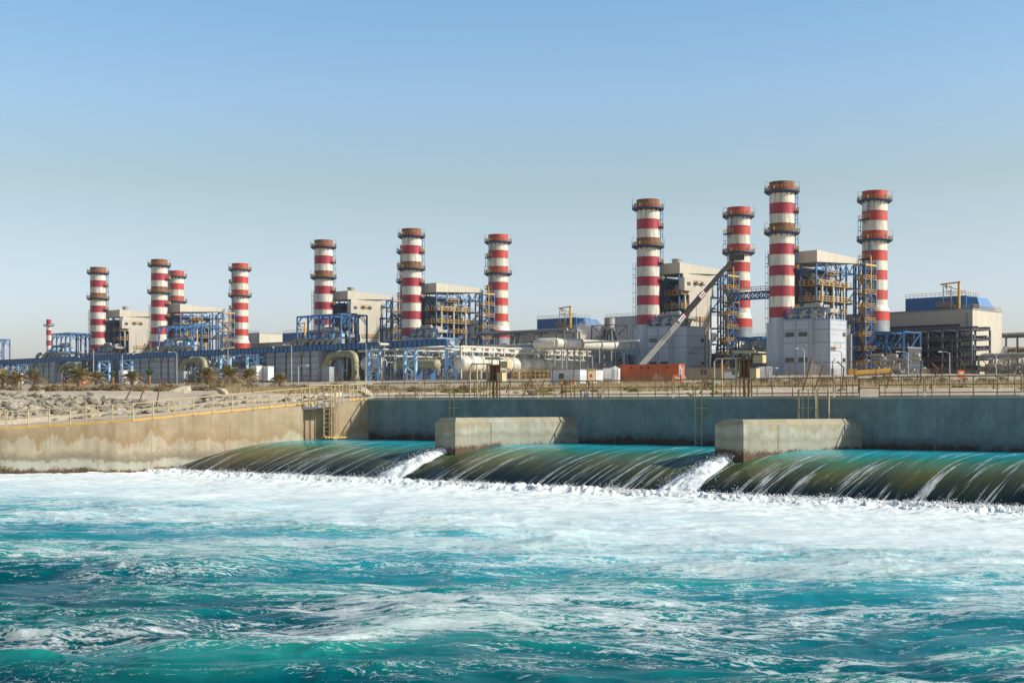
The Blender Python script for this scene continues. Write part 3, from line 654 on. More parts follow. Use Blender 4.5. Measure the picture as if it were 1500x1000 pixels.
def stair_tower(loc,label):
    root=empty('stair_tower',loc,UVR,label,'stair tower','blue stair towers with yellow stairs'); f=MB(); y=MB()
    X0,X1,Y0,Y1=8.9,12.6,24,30; H=33
    for x in (X0,X1):
        for yy in (Y0,27,Y1): f.beam((x,yy,0),(x,yy,H+(1 if x==X1 else 0)),.38)
    z=0;i=0
    while z<H:
        z2=min(z+4.1,H)
        for yy in (Y0,Y1): f.beam((X0,yy,z2),(X1,yy,z2),.28)
        for x in (X0,X1): f.beam((x,Y0,z2),(x,Y1,z2),.28)
        f.beam((X1,Y0,z),(X1,27,z2),.2); f.beam((X1,27,z2),(X1,Y1,z),.2); f.beam((X0,Y0,z),(X1,Y0,z2),.2)
        if z<26:
            a,c=(Y0+.8,Y1-.8) if i%2 else (Y1-.8,Y0+.8)
            y.beam((10.8,a,z),(10.8,c,z2),1.3,.3); y.beam((11.5,a,z+1),(11.5,c,z2+1),.13); y.beam((11.5,a,z+.5),(11.5,c,z2+.5),.1)
            y.box(X0+.3,X1+.2,Y0-.3,Y0+1.2,z2-.1,z2+.05); y.box(X0+.3,X1+.2,Y1-1.2,Y1+.2,z2-.1,z2+.05)
            rails(y,(X1+.2,Y0,0),(X1+.2,Y1,0),z2,1.15); rails(y,(X0,Y0-.3,0),(X1,Y0-.3,0),z2,1.15)
        z=z2;i+=1
    f.build('frame','blue_steel',root); y.build('stairs','yellow',root)
    t=MB(); t.beam((X1,Y0,H-.2),(X1,Y1,H-.2),.45); t.beam((X0,Y0,H),(X1,Y0,H),.4); t.beam((X1+.1,27,26),(X1+.1,27,H+2.6),.3); t.build('hoist_beam','yellow',root)
    return root
def front_block(loc,label):
    root=empty('equipment_block',loc,UVR,label,'equipment block','pale grey equipment blocks in front of the boiler houses')
    b=MB(); b.box(3.0,12,-4.6,4,0,16); b.box(-3.0,3.0,-3.2,4.2,0,15.5); b.box(12,17.3,-3.2,5.2,0,15.7); b.build('wall','cladding',root)
    t=MB()
    for x in (3.2,7.4,11.7): t.box(x-.25,x+.25,-4.75,-4.6,0,15.9)
    for z in (2,6,8,11.6,14.4): t.box(3.5,11.4,-4.64,-4.6,z-.05,z+.05); t.box(12.1,17.0,-3.24,-3.2,z-.05,z+.05); t.box(17.3,17.33,-3.0,5.2,z-.05,z+.05)
    for z in (4.0,9.5,13,15.6): t.box(3.0,12,-4.68,-4.6,z-.25,z+.25); t.box(12.1,17.3,-3.27,-3.2,z-.2,z+.2); t.box(17.3,17.36,-3.2,5.2,z-.2,z+.2)
    t.box(17.0,17.42,-3.35,-3.1,0,15.8); t.build('trim','clad_trim',root)
    for z in (4.2,11.2):
        for x in (4.2,8.4): w=MB(); w.box(x,x+2.6,-4.84,-4.6,z,z+1.2); w.build('louvre','window_dark',root)
        w=MB(); w.box(17.3,17.4,3.4,4.8,z,z+1.1); w.build('louvre','window_dark',root)
    w=MB(); w.box(17.3,17.38,-2.6,-1.5,.1,2.3); w.build('door','window_dark',root)
    e=MB(); rr=random.Random(5)
    e.box(4,16.5,-2.5,2.5,17.7,18.7); e.box(6,9,-3,-1,18.7,19.6); e.box(11,13.5,0,3,18.7,20)
    for x in (5,8.5,12,15): e.arc((x,-3.2,16.2),(x,-3.2,18.4),(x+1.6,-2,18.6),.75,10,5)
    for k in range(9): x=4+rr.random()*12; e.tube([(x,-3+rr.random()*5,16),(x,-3+rr.random()*5,18+rr.random()*2)],.28,7)
    e.tube([(4,-3.4,17.2),(16,-3.4,17.2)],.45,8); e.vessel((9.5,-3.2,19.6),(14.5,-3.2,19.6),.7,10)
    e.build('rooftop_duct','duct_grey',root)
    f=MB()
    for x in (4,7.5,11,16.8):
        for y in (-3.8,3.6): f.beam((x,y,15.9),(x,y,18.8),.3)
    f.beam((4,-3.8,18.8),(16.8,-3.8,18.8),.3); rails(f,(3.2,-4.4,0),(3.2,3.6,0),16,1.1); f.build('duct_frame','blue_deep',root)
    d=MB()
    for k,(y,z0) in enumerate(((5.6,15.7),(6.4,13.5),(7.4,14.5))): d.tube([(17.0,y,0),(17.0,y,z0)],.28,7)
    d.tube([(18,6.5,0),(18,6.5,12)],.4,8); d.build('drain_pipe','grey_steel',root)
    y=MB(); y.box(17.4,18.6,-2.8,.2,7.9,8.0,0); rails(y,(18.6,-2.8,0),(18.6,.2,0),8,1.1); y.build('balcony','mustard',root)
    return root
HA=boiler_house(A3,'cream clad boiler house right behind the slanting crane boom',True)
HB=boiler_house(B3,'open sided boiler house under cream roof between the two rightmost chimneys',False,False)
HBv=MB()
TA=stair_tower(A3,'blue stair tower with yellow stairs standing between the crane boom and the red capped chimney')
dup(TA,B3,label='blue stair tower with yellow stairs immediately left of the rightmost chimney')
FB=front_block(A3,'grey block with slanting shadow at the foot of the boiler house behind the crane')
dup(FB,B3,label='large pale grey block with four dark louvres below the tallest looking chimney')
names=[('far left cluster, behind the first blue portal frame','far left cluster, behind the second blue portal frame'),('middle cluster, behind the blue portal frame','middle cluster, beside the second rusty capped chimney')]
for i in (0,1):
    a=A3+OFF[i]; c=B3+OFF[i]+Vector((1,0,0))
    dup(HA,a,label='cream clad boiler house of the '+names[i][0]); dup(HB,c,label='open sided boiler house of the '+names[i][1])
    dup(TA,a,label='blue stair tower beside the cream clad house of the '+('far left' if i==0 else 'middle')+' cluster')
    dup(TA,c,label='blue stair tower beside the open sided house of the '+('far left' if i==0 else 'middle')+' cluster')
    dup(FB,a,label='grey equipment block under the cream clad house of the '+('far left' if i==0 else 'middle')+' cluster')
    dup(FB,c,label='grey equipment block under the open sided house of the '+('far left' if i==0 else 'middle')+' cluster')
# lattice footbridges between the houses
def footbridge(loc,label):
    root=empty('footbridge',loc,UVR,label,'footbridge','lattice footbridges between boiler houses'); b=MB(); x0,x1=12.6,41; z=25.2
    for y in (25,27.2):
        b.beam((x0,y,z),(x1,y,z),.4); b.beam((x0,y,z+2),(x1,y,z+2),.4); n=18
        for k in range(n): xa=x0+(x1-x0)*k/n; xb=x0+(x1-x0)*(k+1)/n; b.beam((xa,y,z if k%2 else z+2),(xb,y,z+2 if k%2 else z),.26); b.beam((xa,y,z),(xa,y,z+2),.16)
    b.box(x0,x1,25,27.2,z+1.9,z+2.1); b.build('truss','blue_deep',root)
    h=MB(); rails(h,(x0,24.9,0),(x1,24.9,0),z+2.2,1.4); rails(h,(x0,27.3,0),(x1,27.3,0),z+2.2,1.4); h.build('guard_rail','pipe_beige',root)
    return root
fb=footbridge(A3,'navy lattice footbridge running left from the tallest looking chimney')
dup(fb,A3+OFF[1],label='navy lattice footbridge between the two houses of the middle cluster')
dup(fb,A3+OFF[0],label='navy lattice footbridge between the two houses of the far left cluster')
# ------------------------------------------------------------------ evaporator trains
def train(a,label,lab2,lab3):
    root=empty('evaporator_block',PL(a,-22,GZ-.3),UVR,label,'evaporator','grey evaporator blocks')
    b=MB(); b.box(-31,0,0,10,1.6,12.6); b.build('casing','evaporator_grey',root)
    r=MB()
    for x in (-31,-25.3,-18.5,-9.5,-4.4): r.box(x,x+.5,-.22,-.0,.0,12.4)
    for z in (3.2,5.6,8,10.3,12.4): r.box(-31,0,-.12,0,z,z+.16)
    for x in (-30,-22,-14,-6,-1): 
        for y in (.5,9.5): r.box(x,x+.6,y-.3,y+.3,0,1.6)
    r.build('rib','dark_steel',root)
    m=MB(); m.box(0,.3,.3,4.5,2,11.5); m.box(1,5,1,5,0,6.4); m.box(.3,4,5.5,9,1,9.5); m.build('end_box','cladding',root)
    l=MB(); rr=random.Random(int(-a))
    for k in range(16): x=-30+k*1.9+rr.random(); l.tube([(x,-1.2,0),(x,-1.2,rr.uniform(1,2.6))],.14,6)
    l.tube([(-31,-1.4,1.3),(1,-1.4,1.3)],.22,8); l.tube([(-31,-1.9,.7),(1,-1.9,.7)],.28,8)
    for k in range(5): l.box(-28+k*6,-27+k*6,-2.6,-1.8,0,1.8)
    l.build('low_pipework','grey_steel',root)
    # elbow pipe: own thing
    e=empty('elbow_pipe',PL(a,-22,GZ-.3),UVR,lab2,'pipe','large tan elbow pipes'); p=MB()
    p.tube([(.6,2,5.6),(4.2,2,9.6)],1.25,14); p.arc((4.0,2,9.4),(5.2,2,10.7),(7,2,10.7),1.25,14,5); p.tube([(7,2,10.7),(15,2,10.7)],1.25,14)
    p.arc((15,2,10.7),(18.4,2,10.7),(18.4,2,7.5),1.35,14,7); p.tube([(18.4,2,7.5),(18.4,2,2.6)],1.3,14); p.arc((18.4,2,2.6),(18.4,2,.9),(20.2,1.5,.6),1.5,14,5)
    p.build('pipe','pipe_olive',e)
    s=MB()
    for x in (8.5,12.5): s.beam((x,1,0),(x,1,9.4),.4); s.beam((x,3,0),(x,3,9.4),.4); s.beam((x,1,5),(x,3,5),.3)
    s.box(7,14,.5,1,8.6,9.2); s.build('support','dark_steel',e)
    for x,z in ((7.2,10.7),(14.8,10.7)): pass
    fl=MB(); fl.tube([(9.9,2,10.7),(10.2,2,10.7)],1.45,14); fl.tube([(18.4,2,6.4),(18.4,2,6.1)],1.5,14); fl.build('flange','pipe_beige',e)
    # portal frame
    g=empty('portal_frame',PL(a,-22,GZ-.3),UVR,lab3,'steel frame','blue portal frames above the evaporators'); f=MB()
    X0_=-6 if a==-369 else -15; X=[X0_+(10-X0_)*k/4 for k in range(5)]
    for x in X:
        for y in (2.5,14.5): f.beam((x,y,0 if x>0 else 12.6),(x,y,25),.5)
        f.beam((x,2.5,25),(x,14.5,25),.45); f.beam((x,2.5,22.4),(x,5,25),.25); f.beam((x,14.5,22.4),(x,12,25),.25)
    for y in (2.5,14.5):
        f.beam((X0_,y,25),(10,y,25),.5)
        for i,x in enumerate(X[:-1]): f.beam((x,y,22),(x+2.6,y,25),.26); 
    for y in (6.5,10.5): f.beam((10,y,13),(10,y,25),.4); 
    f.beam((10,2.5,13.2),(10,14.5,13.2),.5); f.beam((10,6.5,25),(10,2.5,21.5),.25); f.beam((10,10.5,25),(10,14.5,21.5),.25); f.beam((10,6.5,25),(10,10.5,18),.2)
    f.box(X0_-.4,10.4,1.5,15,12.75,13.05); f.beam((X0_,2.5,16.8),(10,2.5,16.8),.2)
    f.build('frame','blue_steel',g)
    h=MB(); rails(h,(-17,1.2,0),(14,1.2,0),13.05,1.3,1.5,.12); rails(h,(14,1.2,0),(14,12,0),13.05,1.3,1.5,.12)
    for k in range(5): h.box(-12+k*5,-10.5+k*5,3.4,4.6,17,18.2)
    h.build('guard_rail','sky_blue',g)
    q=MB()
    q.tube([(-11,6,19.6),(4,6,19.6)],.62,10); q.arc((-11,6,19.6),(-13.4,6,19.6),(-13.4,6,17),.62,10,5); q.tube([(-13.4,6,17),(-13.4,6,13)],.62,10)
    q.vessel((-1,4.2,19.8),(5.5,4.2,19.8),1.05,12); q.tube([(-9,8,16.6),(9,8,16.6)],.4,8)
    for k in range(7): x=-12+k*3.3; q.arc((x,.9,13.4),(x,.9,16.2),(x+2.2,2.2,16.2),.62,9,5)
    for k in range(16): x=rr.uniform(-14,9);y=rr.uniform(4,12);z=rr.uniform(14,19);q.tube([(x,y,13),(x,y,z),(x+rr.uniform(1,3),y,z)],.17+.15*rr.random(),6)
    q.vessel((-7,5,14.9),(7,5,14.9),1.25,14)
    for k in range(6): x=-11+k*4;q.box(x,x+1.3,2.8,4,13.1,14.8+rr.random()*2)
    q.build('pipework','duct_grey',g)
    o=MB()
    for x in (-15.5,-8.9): o.arc((x,-.2,12.3),(x,-.2,16.2),(x+2.6,.6,16.2),.78,10,6); o.tube([(x,-.2,10.9),(x,-.2,12.4)],.78,10)
    o.build('olive_elbow','pipe_olive',g)
train(-180,'grey ribbed evaporator block, nearest of the row, left of the blue lattice towers','tan elbow pipe bending down right of the nearest grey evaporator','blue portal frame full of pipes in front of the middle chimney cluster')
train(-272,'grey ribbed evaporator block in the middle of the row, behind a tall lamp post','tan elbow pipe beside the middle evaporator, ending near the palms','second blue portal frame from the left, below the far left boiler houses')
train(-369,'grey ribbed evaporator block farthest left, behind the row of palms','tan elbow pipe at the farthest left evaporator','blue portal frame farthest left among those standing fully in the photo')
train(au(-41,-22),'grey evaporator block cut by the left edge of the photo','tan elbow pipe at the evaporator cut by the left edge','blue portal frame cut by the left edge of the photo')
# ------------------------------------------------------------------ blue pipe bridge
root=empty('pipe_bridge',PL(au(300,-30),-30,GZ),UVR,'long bright blue plated pipe bridge on lattice legs crossing the left half','pipe bridge')
a0=au(300,-30); aL=au(-120,-30); aR=au(656,-30)
g=MB(); g.box(aL-a0,aR-a0,-.8,.8,11.35,13.3); g.build('girder','blue_deep',root)
k=MB(); x=aL-a0; 
while x<aR-a0: k.box(x,x+.16,-1.0,-.8,11.3,13.35); x+=2.35
k.box(aL-a0,aR-a0,-1.02,-.8,13.2,13.42); k.box(aL-a0,aR-a0,-1.02,-.8,11.2,11.4); k.build('stiffener','navy',root)
k=MB(); aP=au(520,-30)-a0; k.tube([(aP,1.4,10.7),(aR-a0+50,1.4,10.7)],.32,8); k.tube([(aP,2.6,10.6),(aR-a0+75,2.6,10.6)],.25,8); k.build('carried_pipe','pipe_white',root)
for x0,x1 in ((4,0),(27,40),(146,161),(179,194),(324,338),(363,379),(541,557),(594,610),(655,670)):
    if x1==0: x0,x1=-10,4
    xa,xb=au(x0,-30)-a0,au(x1,-30)-a0; t=MB(); zt=11.2 if x0!=655 else 13.3; z=-6.; 
    for xx in (xa,xb): t.beam((xx,-.3,z),(xx,-.3,zt),.8)
    i=0; n=6; st=(zt-z-.5)/n
    for i in range(n): t.beam((xa,-.3,z+st*i),(xb,-.3,z+st*(i+1)) if i%2==0 else (xb,-.3,z+st*i),.38); 
    for i in range(n):
        if i%2==0: t.beam((xb,-.3,z+st*(i+1)),(xa,-.3,z+st*(i+2)),.38)
        t.beam((xa,-.3,z+st*(i+1)),(xb,-.3,z+st*(i+1)),.36)
    t.build('lattice_leg','sky_blue',root)
k=MB()
for px in (120,200,262,330,405,560): 
    xa=au(px,-30)-a0; k.beam((xa,-1.0,12.8),(xa+.8,-2.2,13.3),.35)
k.build('floodlight','white_paint',root)
# ------------------------------------------------------------------ turbine halls
def hall(loc,label,full):
    root=empty('turbine_hall',loc,UVR,label,'turbine hall','cream turbine halls with blue roof boxes')
    b=MB(); b.box(-14,28,60,80,0,21.2); b.box(20,28,80,118,0,10.5); b.build('wall','cream',root)
    d=MB(); d.box(-13.8,24,59.7,60,0,14.8); d.box(-13.8,24,59.8,60,15.2,16.8) ; d.build('dark_wall','dark_clad',root)
    t=MB(); t.box(-13.9,-2,59.6,60,16.9,21.1); t.build('tan_panel','tan',root); t=MB(); t.box(28,28.1,88,118,0,10.3); t.build('tan_panel','tan',root)
    t=MB(); t.box(-14.2,28.2,59.7,60.0,21.0,21.35); t.box(28,28.25,59.7,80.2,21.0,21.35); t.box(-2,-1.4,59.5,60,14.8,21); t.box(26,26.5,59.5,60,14.8,20); t.build('trim','grey_steel',root)
    k=MB(); k.hexa([(4,64,21.2),(24,64,21.2),(24,77,21.2),(4,77,21.2)],[(4,64,25.6),(24,64,25.6),(24,72,25.6),(4,72,25.6)]); k.hexa([(24,64.5,21.2),(27.6,66,21.2),(27.6,77,21.2),(24,77,21.2)],[(24,64.5,25.2),(26.6,66,25.0),(26.6,73,25.0),(24,73,25.2)])
    ro=k.build('roof_box','blue_clad',root)
    r=MB(); rails(r,(4,64,0),(24,64,0),25.6,1.2,1.4,.09); rails(r,(24,64,0),(24,72,0),25.6,1.2,1.4,.09); rails(r,(18,60.2,0),(28,60.2,0),21.3,1.2,1.4,.09); rails(r,(28,60.2,0),(28,79,0),21.3,1.2,1.4,.09); r.build('guard_rail','mustard',ro)
    y=MB(); y.beam((22.5,62.5,21.2),(22.5,62.5,29.8),.6); y.beam((23,62.5,29.6),(16.5,62.5,29.2),.4); y.beam((18.5,62.5,29.2),(18.5,62.5,27.6),.4); y.beam((17,62.5,29.1),(22.5,62.5,27.2),.22); y.box(15.5,21,61.5,63.5,22.4,22.6)
    rails(y,(15.5,61.5,0),(21,61.5,0),22.6,1.2,1.2,.1); rails(y,(19,61.5,0),(25,61.5,0),25.6,1.2,1.2,.1); y.build('jib_crane','yellow',root)
    p=MB(); p.box(17.5,21,61.8,63,22.6,27.5) if 0 else None
    for x in (17.6,20.2): p.beam((x,62,21.2),(x,62,28.5),.22)
    for z in (23,25,27,28.4): p.beam((17.6,62,z),(20.2,62,z),.18)
    p.build('mast','grey_steel',root)
    return root
h3=hall(PL(0,0,GZ),'cream turbine hall with blue roof box at the right edge of the plant',True)
dup(h3,PL(0,0,GZ)+OFF[1],label='low looking turbine hall with blue roof box behind the white pipes in the middle')
dup(h3,PL(0,0,GZ)+OFF[0],label='distant turbine hall with blue roof box right of the far left cluster')
def block(name,a0,a1,b0,b1,z1,m,label,cat='building',trim=True,rz=None):
    root=empty(name,PL(a0,b0,GZ),UVR,label,cat); b=MB(); b.box(0,a1-a0,0,b1-b0,0,z1); b.build('wall',m,root)
    t=MB(); t.box(-.1,a1-a0+.1,-.12,.0,z1-.35,z1+.05); t.box(a1-a0,a1-a0+.12,-.1,b1-b0,z1-.35,z1+.05); t.build('roof_edge','grey_steel',root)
    r=MB(); rails(r,(0,.1,0),(a1-a0,.1,0),z1,1.1,2.5,.1); r.build('guard_rail','lamp_grey',root)
    return root
# service buildings behind A chimneys and beside C chimneys
bA=70
for (x0,x1,b_,yt,m,lab,dp) in ((887,1012,70,458,'cladding','wide pale grey shed directly left of the chimney near the crane',26),(556,598,48,478,'cream','plain cream building seen between the two houses of the middle cluster',18),
    (672,712,66,468,'cream','cream building left of the lone middle red capped chimney',14),(1000,1062,95,490,'cream','cream shed low between the crane house and the red capped chimney',12),
    (322,380,66,487,'cream','cream building directly behind the lone red capped chimney of the far left cluster',14),(1090,1132,80,492,'tan','tan shed seen left of the pale grey louvred block',14)):
    p0=PL(au(x0,b_),b_); p1=PL(au(x1,b_),b_); zt=zp(yt,p1)-GZ
    rt=block('service_building',au(x0,b_),au(x1,b_),b_,b_+dp,zt,m,lab)
    L_=au(x1,b_)-au(x0,b_); w=MB()
    w.box(L_*.55,L_*.9,-.1,0,zt*.42,zt*.52); w.build('window','window_dark',rt); w=MB(); w.box(L_+.0,L_+.1,4,dp*.6,zt*.62,zt*.74); w.build('window','window_dark',rt)
# pipe racks
def rack(a0,a1,b0,b1,zt,m,label,levels,stp,pipes=5,pm='grey_steel',seed=1,diag=True):
    root=empty('pipe_rack',PL(a0,b0,GZ-.2),UVR,label,'pipe rack'); f=MB(); L_=a1-a0; D=b1-b0; n=max(1,round(L_/stp)); zs=[zt*(i+1)/levels for i in range(levels)]
    for i in range(n+1):
        x=L_*i/n
        for y in (0,D): f.beam((x,y,0),(x,y,zt),.5)
        for z in zs: f.beam((x,0,z),(x,D,z),.35)
    for z in zs:
        for y in (0,D): f.beam((0,y,z),(L_,y,z),.38)
    if diag:
        for i in range(n):
            x,x2=L_*i/n,L_*(i+1)/n
            for k in range(levels):
                if (i+k)%2==0: z0=zs[k-1] if k else 0; f.beam((x,-.02,z0),(x2,-.02,zs[k]),.26) if i%2 else f.beam((x2,-.02,z0),(x,-.02,zs[k]),.26)
    f.build('frame',m,root); rr=random.Random(seed); p=MB()
    for z in zs:
        for k in range(pipes): y=D*(k+.5)/pipes; r=rr.uniform(.15,.55); p.tube([(-.5,y,z+r+.2),(L_+.5,y,z+r+.2)],r,8)
    for k in range(int(L_/2.5)): x=rr.uniform(0,L_); y=rr.choice((-.5,D*.3)); z=rr.uniform(zt*.3,zt); p.tube([(x,y,0),(x,y,z)],rr.uniform(.12,.3),6)
    p.build('pipework',pm,root); return root
rack(-6,34.8,45,57,14.6,'dark_steel','tall dark steel pipe rack in front of the right turbine hall',5,4.5,6,'dark_steel')
rack(36,86,47,56,6.2,'grey_steel','low grey pipe rack running out of the photo at the right edge',2,5,5,'pipe_beige',4,False)
k=rack(24,60,84,92,14,'dark_steel','high pipe deck with yellow trim behind the right turbine hall',3,7,6,'pipe_beige',6,False)
y=MB(); rails(y,(0,-.3,0),(36,-.3,0),9.4,1.1,2,.12); y.build('guard_rail','yellow',k)
rack(au(700,12),au(806,12)+6,12,20,zp(487,PL(au(760,12),12))-GZ,'dark_steel','dark steel rack with fat grey ducts beside the lone middle chimney',2,9,3,'duct_grey',8,False)
for x0,x1,b_,yt,lab,sd in ((284,403,-9,516,'white pipe rack in the gap left of the nearest evaporator',21),(104,212,-9,524,'white pipe rack in the gap left of the middle evaporator',22),(0,52,-9,533,'white pipe rack in the gap left of the farthest left evaporator',23),(486,600,-6,516,'white pipe rack right of the nearest tan elbow pipe',24)):
    rack(au(x0,b_),au(x1,b_),b_,b_+6,zp(yt,PL(au((x0+x1)/2,b_),b_))-GZ,'blue_steel' if sd%2 else 'grey_steel',lab,3,5,4,'pipe_white',sd,True)
# along v: white pipe rack with thin pipes, mid plant
def vrun(px0,px1,a,zf,label,build):
    b0,b1=bv(px0,a),bv(px1,a); return b0,b1
def vthing(name,a,b,label,cat,group=None): return empty(name,PL(a,b,GZ-.3),UVR,label,cat,group)
# big vessels row (along v) at a=AV
AV=-62; b0,b1=bv(672,AV),bv(965,AV); n=9; st=(b1-b0)/n
zc=zp(537,PL(AV,(b0+b1)/2))-GZ+.3; rv=2.3
root=vthing('vessel',AV,b0,'horizontal white vessel with dark ring bands in the long row across the middle','vessel','white ringed vessels in one row')
v=MB(); v.vessel((0,.6,zc),(0,st*.93,zc),rv,18); v.build('shell','pipe_white',root)
t=MB()
for q in (.3,.37,.75): t.tube([(0,st*q,zc),(0,st*q+.2,zc)],rv+.13,18)
t.build('ring_band','duct_grey',root)
t=MB()
for q in (.25,.7): t.box(-1.6,1.6,st*q,st*q+.6,0,zc-1.6)
t.build('saddle','concrete_grey',root)
t=MB(); t.tube([(0,st*.55,zc+rv-.2),(0,st*.55,zc+rv+.9)],.5,8); t.tube([(0,st*.2,zc+rv-.2),(0,st*.2,zc+rv+.7)],.3,8); t.arc((-.6,-st*.02,zc+1.2),(-1.5,-.2,zc+2.2),(-1.2,1.5,zc+2.0),.8,8,4); t.build('nozzle','pipe_beige',root)
for i in range(1,n): dup(root,PL(AV,b0+st*i,GZ-.3))
# header above vessels with boxes
root=vthing('pipe_rack',AV+1,b0,'white pipe gantry with square boxes above the row of ringed vessels','pipe rack'); L_=b1-b0; f=MB(); zh=zc+rv+1.2
for k in range(22):
    y=L_*k/21; f.beam((0,y,0 if k%3==0 else zh-1),(0,y,zh+1.4),.3)
for z in (zh,zh+1.3): f.beam((0,0,z),(0,L_,z),.35); f.beam((-3,0,z),(-3,L_,z),.3)
f.build('frame','pipe_white',root); p=MB()
for k in range(18): y=L_*(k+.2)/18; p.box(-1.6,-.2,y,y+L_/18*.62,zh-.1,zh+1.0)
for k in range(4): p.tube([(-3-.8*k,-1,zh+.4+.1*k),(-3-.8*k,L_+2,zh+.4)],.3,8)
p.build('pipework','pipe_white',root)
# long thin pipes along v, higher
AT=-131
root=vthing('pipe_rack',AT,bv(556,AT),'two long thin white pipes on slim posts running across the middle of the plant','pipe rack'); bb=bv(556,AT); L_=bv(905,AT)-bb
zz=zp(510.5,PL(AT,bb+L_*.4))-GZ+.3; p=MB(); p.tube([(0,0,zz),(0,L_,zz)],[.5,.55],10); p.tube([(1.6,0,zz-1.7),(1.6,L_+6,zz-1.7)],[.28,.35],8)
for k in range(3): p.tube([(-2-k*1.1,0,zz-3.6),(-2-k*1.1,L_,zz-3.6)],.3,7)
p.build('pipe','pipe_white',root); f=MB()
for k in range(26):
    y=L_*k/25; f.beam((-4,y,0),(-4,y,zz-.6),.26); f.beam((2.4,y,0),(2.4,y,zz-.6),.26); f.beam((-4,y,zz-4),(2.4,y,zz-4),.25); f.beam((-4,y,zz-.8),(2.4,y,zz-.8),.22)
f.build('post','grey_steel',root)
bl=MB()
for k in range(40): y=R.uniform(0,L_); x=R.uniform(-3.6,2); z=R.uniform(2,zz-4); bl.tube([(x,y,0),(x,y,z),(x,y+R.uniform(1,4),z)],R.uniform(.1,.3),6)
bl.build('valve_pipework','duct_grey',root)
bl=MB()
for k in range(14): y=L_*k/14; bl.beam((3,y,0),(3,y,6+R.random()*3),.3); bl.beam((3,y,5),(3,y+L_/14,8 if k%2 else 3),.24)
bl.build('brace','blue_steel',root)
# big fat pipe 812..940
AF=-52; fb0,fb1=bv(812,AF),bv(936,AF); root=vthing('large_pipe',AF,fb0,'fat white pipe with dark flanges, curling down at its left end','pipe'); L_=fb1-fb0
zf=zp(505.5,PL(AF,(fb0+fb1)/2))-GZ+.3; p=MB(); rf=1.55
p.arc((-5.5,0,zf-.3),(-6,-3.2,zf),(0,.5,zf),rf,14,8); p.tube([(-.3,.3,zf),(0,L_,zf)],rf,16); p.arc((0,L_,zf),(0,L_+3,zf),(2.5,L_+4,zf-2.6),rf,14,6); p.tube([(2.5,L_+4,zf-2.6),(6,L_+6,zf-6)],rf,14)
p.build('pipe','pipe_white',root); t=MB()
for q in (.08,.28,.5,.66,.85): t.tube([(0,L_*q,zf),(0,L_*q+.35,zf)],rf+.16,16)
t.build('flange','duct_grey',root); t=MB()
for k in range(7):
    y=L_*(k+.3)/7
    for x in (-1.4,1.4): t.beam((x,y,0),(x,y,zf-1.4),.35)
    t.beam((-1.4,y,zf-1.5),(1.4,y,zf-1.5),.4)
t.build('support','grey_steel',root)
t=MB(); y=L_*.72; t.box(1.8,3,y,y+7,zf-2.4,zf-2.2); rails(t,(3,y,0),(3,y+7,0),zf-2.2,1.2,1.1,.12); t.beam((3,y,0),(3,y,zf-2),.25); t.beam((3,y+7,0),(3,y+7,zf-2),.25); t.build('access_platform','sky_blue',root)
# second parallel pipe to the right with domed end and vertical drop
PZ=PL(au(950,10),10,GZ); root=empty('vessel',PZ,UVR,'white horizontal vessel with domed end just right of the crane boom foot','vessel'); z1=zp(519.5,PZ)-GZ
v=MB(); v.vessel((-10,0,z1),(8.6,0,z1),1.75,18); v.build('shell','pipe_white',root); t=MB(); t.tube([(7,0,0),(7,0,z1-1)],.9,10); t.tube([(-4,0,0),(-4,0,z1-1)],.9,10); t.build('leg','pipe_beige',root)
root=empty('large_pipe',PZ+Vector((-4,14,0)),UVR,'white pipe turning straight down right of the domed vessel','pipe'); v=MB(); z2=z1+3.6
v.tube([(-14,0,z2),(9,0,z2)],1.1,12); v.arc((9,0,z2),(12.4,0,z2),(12.4,0,z2-3),1.15,12,6); v.tube([(12.4,0,z2-3),(12.4,0,0)],1.1,12); v.build('pipe','pipe_white',root)
f=MB()
for x in (6,16): 
    for y in (-2.5,2.5): f.beam((x,y,0),(x,y,z2+2),.25)
for z in (z2*.5,z2,z2+2):
    f.beam((6,-2.5,z),(16,-2.5,z),.2); f.beam((16,-2.5,z),(16,2.5,z),.2)
f.beam((6,-2.5,z2*.5),(16,-2.5,z2),.18); f.beam((16,-2.5,0),(6,-2.5,z2*.5),.18); f.build('frame','dark_steel',root)
# separator tower with drum at 892,475
PT=PL(au(893,45),45,GZ); root=empty('flash_tank',PT,UVR,'grey drum on dark splayed legs above the fat white pipe','tank'); zt=zp(466,PT)-GZ; v=MB(); v.lathe([(.05,zt-5.6),(1.2,zt-4.6),(1.9,zt-3.6),(1.9,zt),(.1,zt+.1)],n=20); v.build('drum','duct_grey',root)
f=MB()
for s_,d_ in ((-5,-3),(5,-3),(5,3),(-5,3)): f.beam((s_*.25,d_*.3,zt-4),(s_*1.0,d_,0),.7); f.beam((s_*1.15,d_,0),(s_*1.15,d_,zt-2.6),.3)
for d_ in (-3,3): f.beam((-5.75,d_,zt-2.6),(5.75,d_,zt-2.6),.3); f.beam((-5.75,d_,zt-2.6),(0,d_,zt-7),.22); f.beam((5.75,d_,zt-2.6),(0,d_,zt-7),.22)
f.box(-5.5,5.5,-3,3,zt-9.6,zt-9.4); f.build('leg_frame','dark_steel',root)
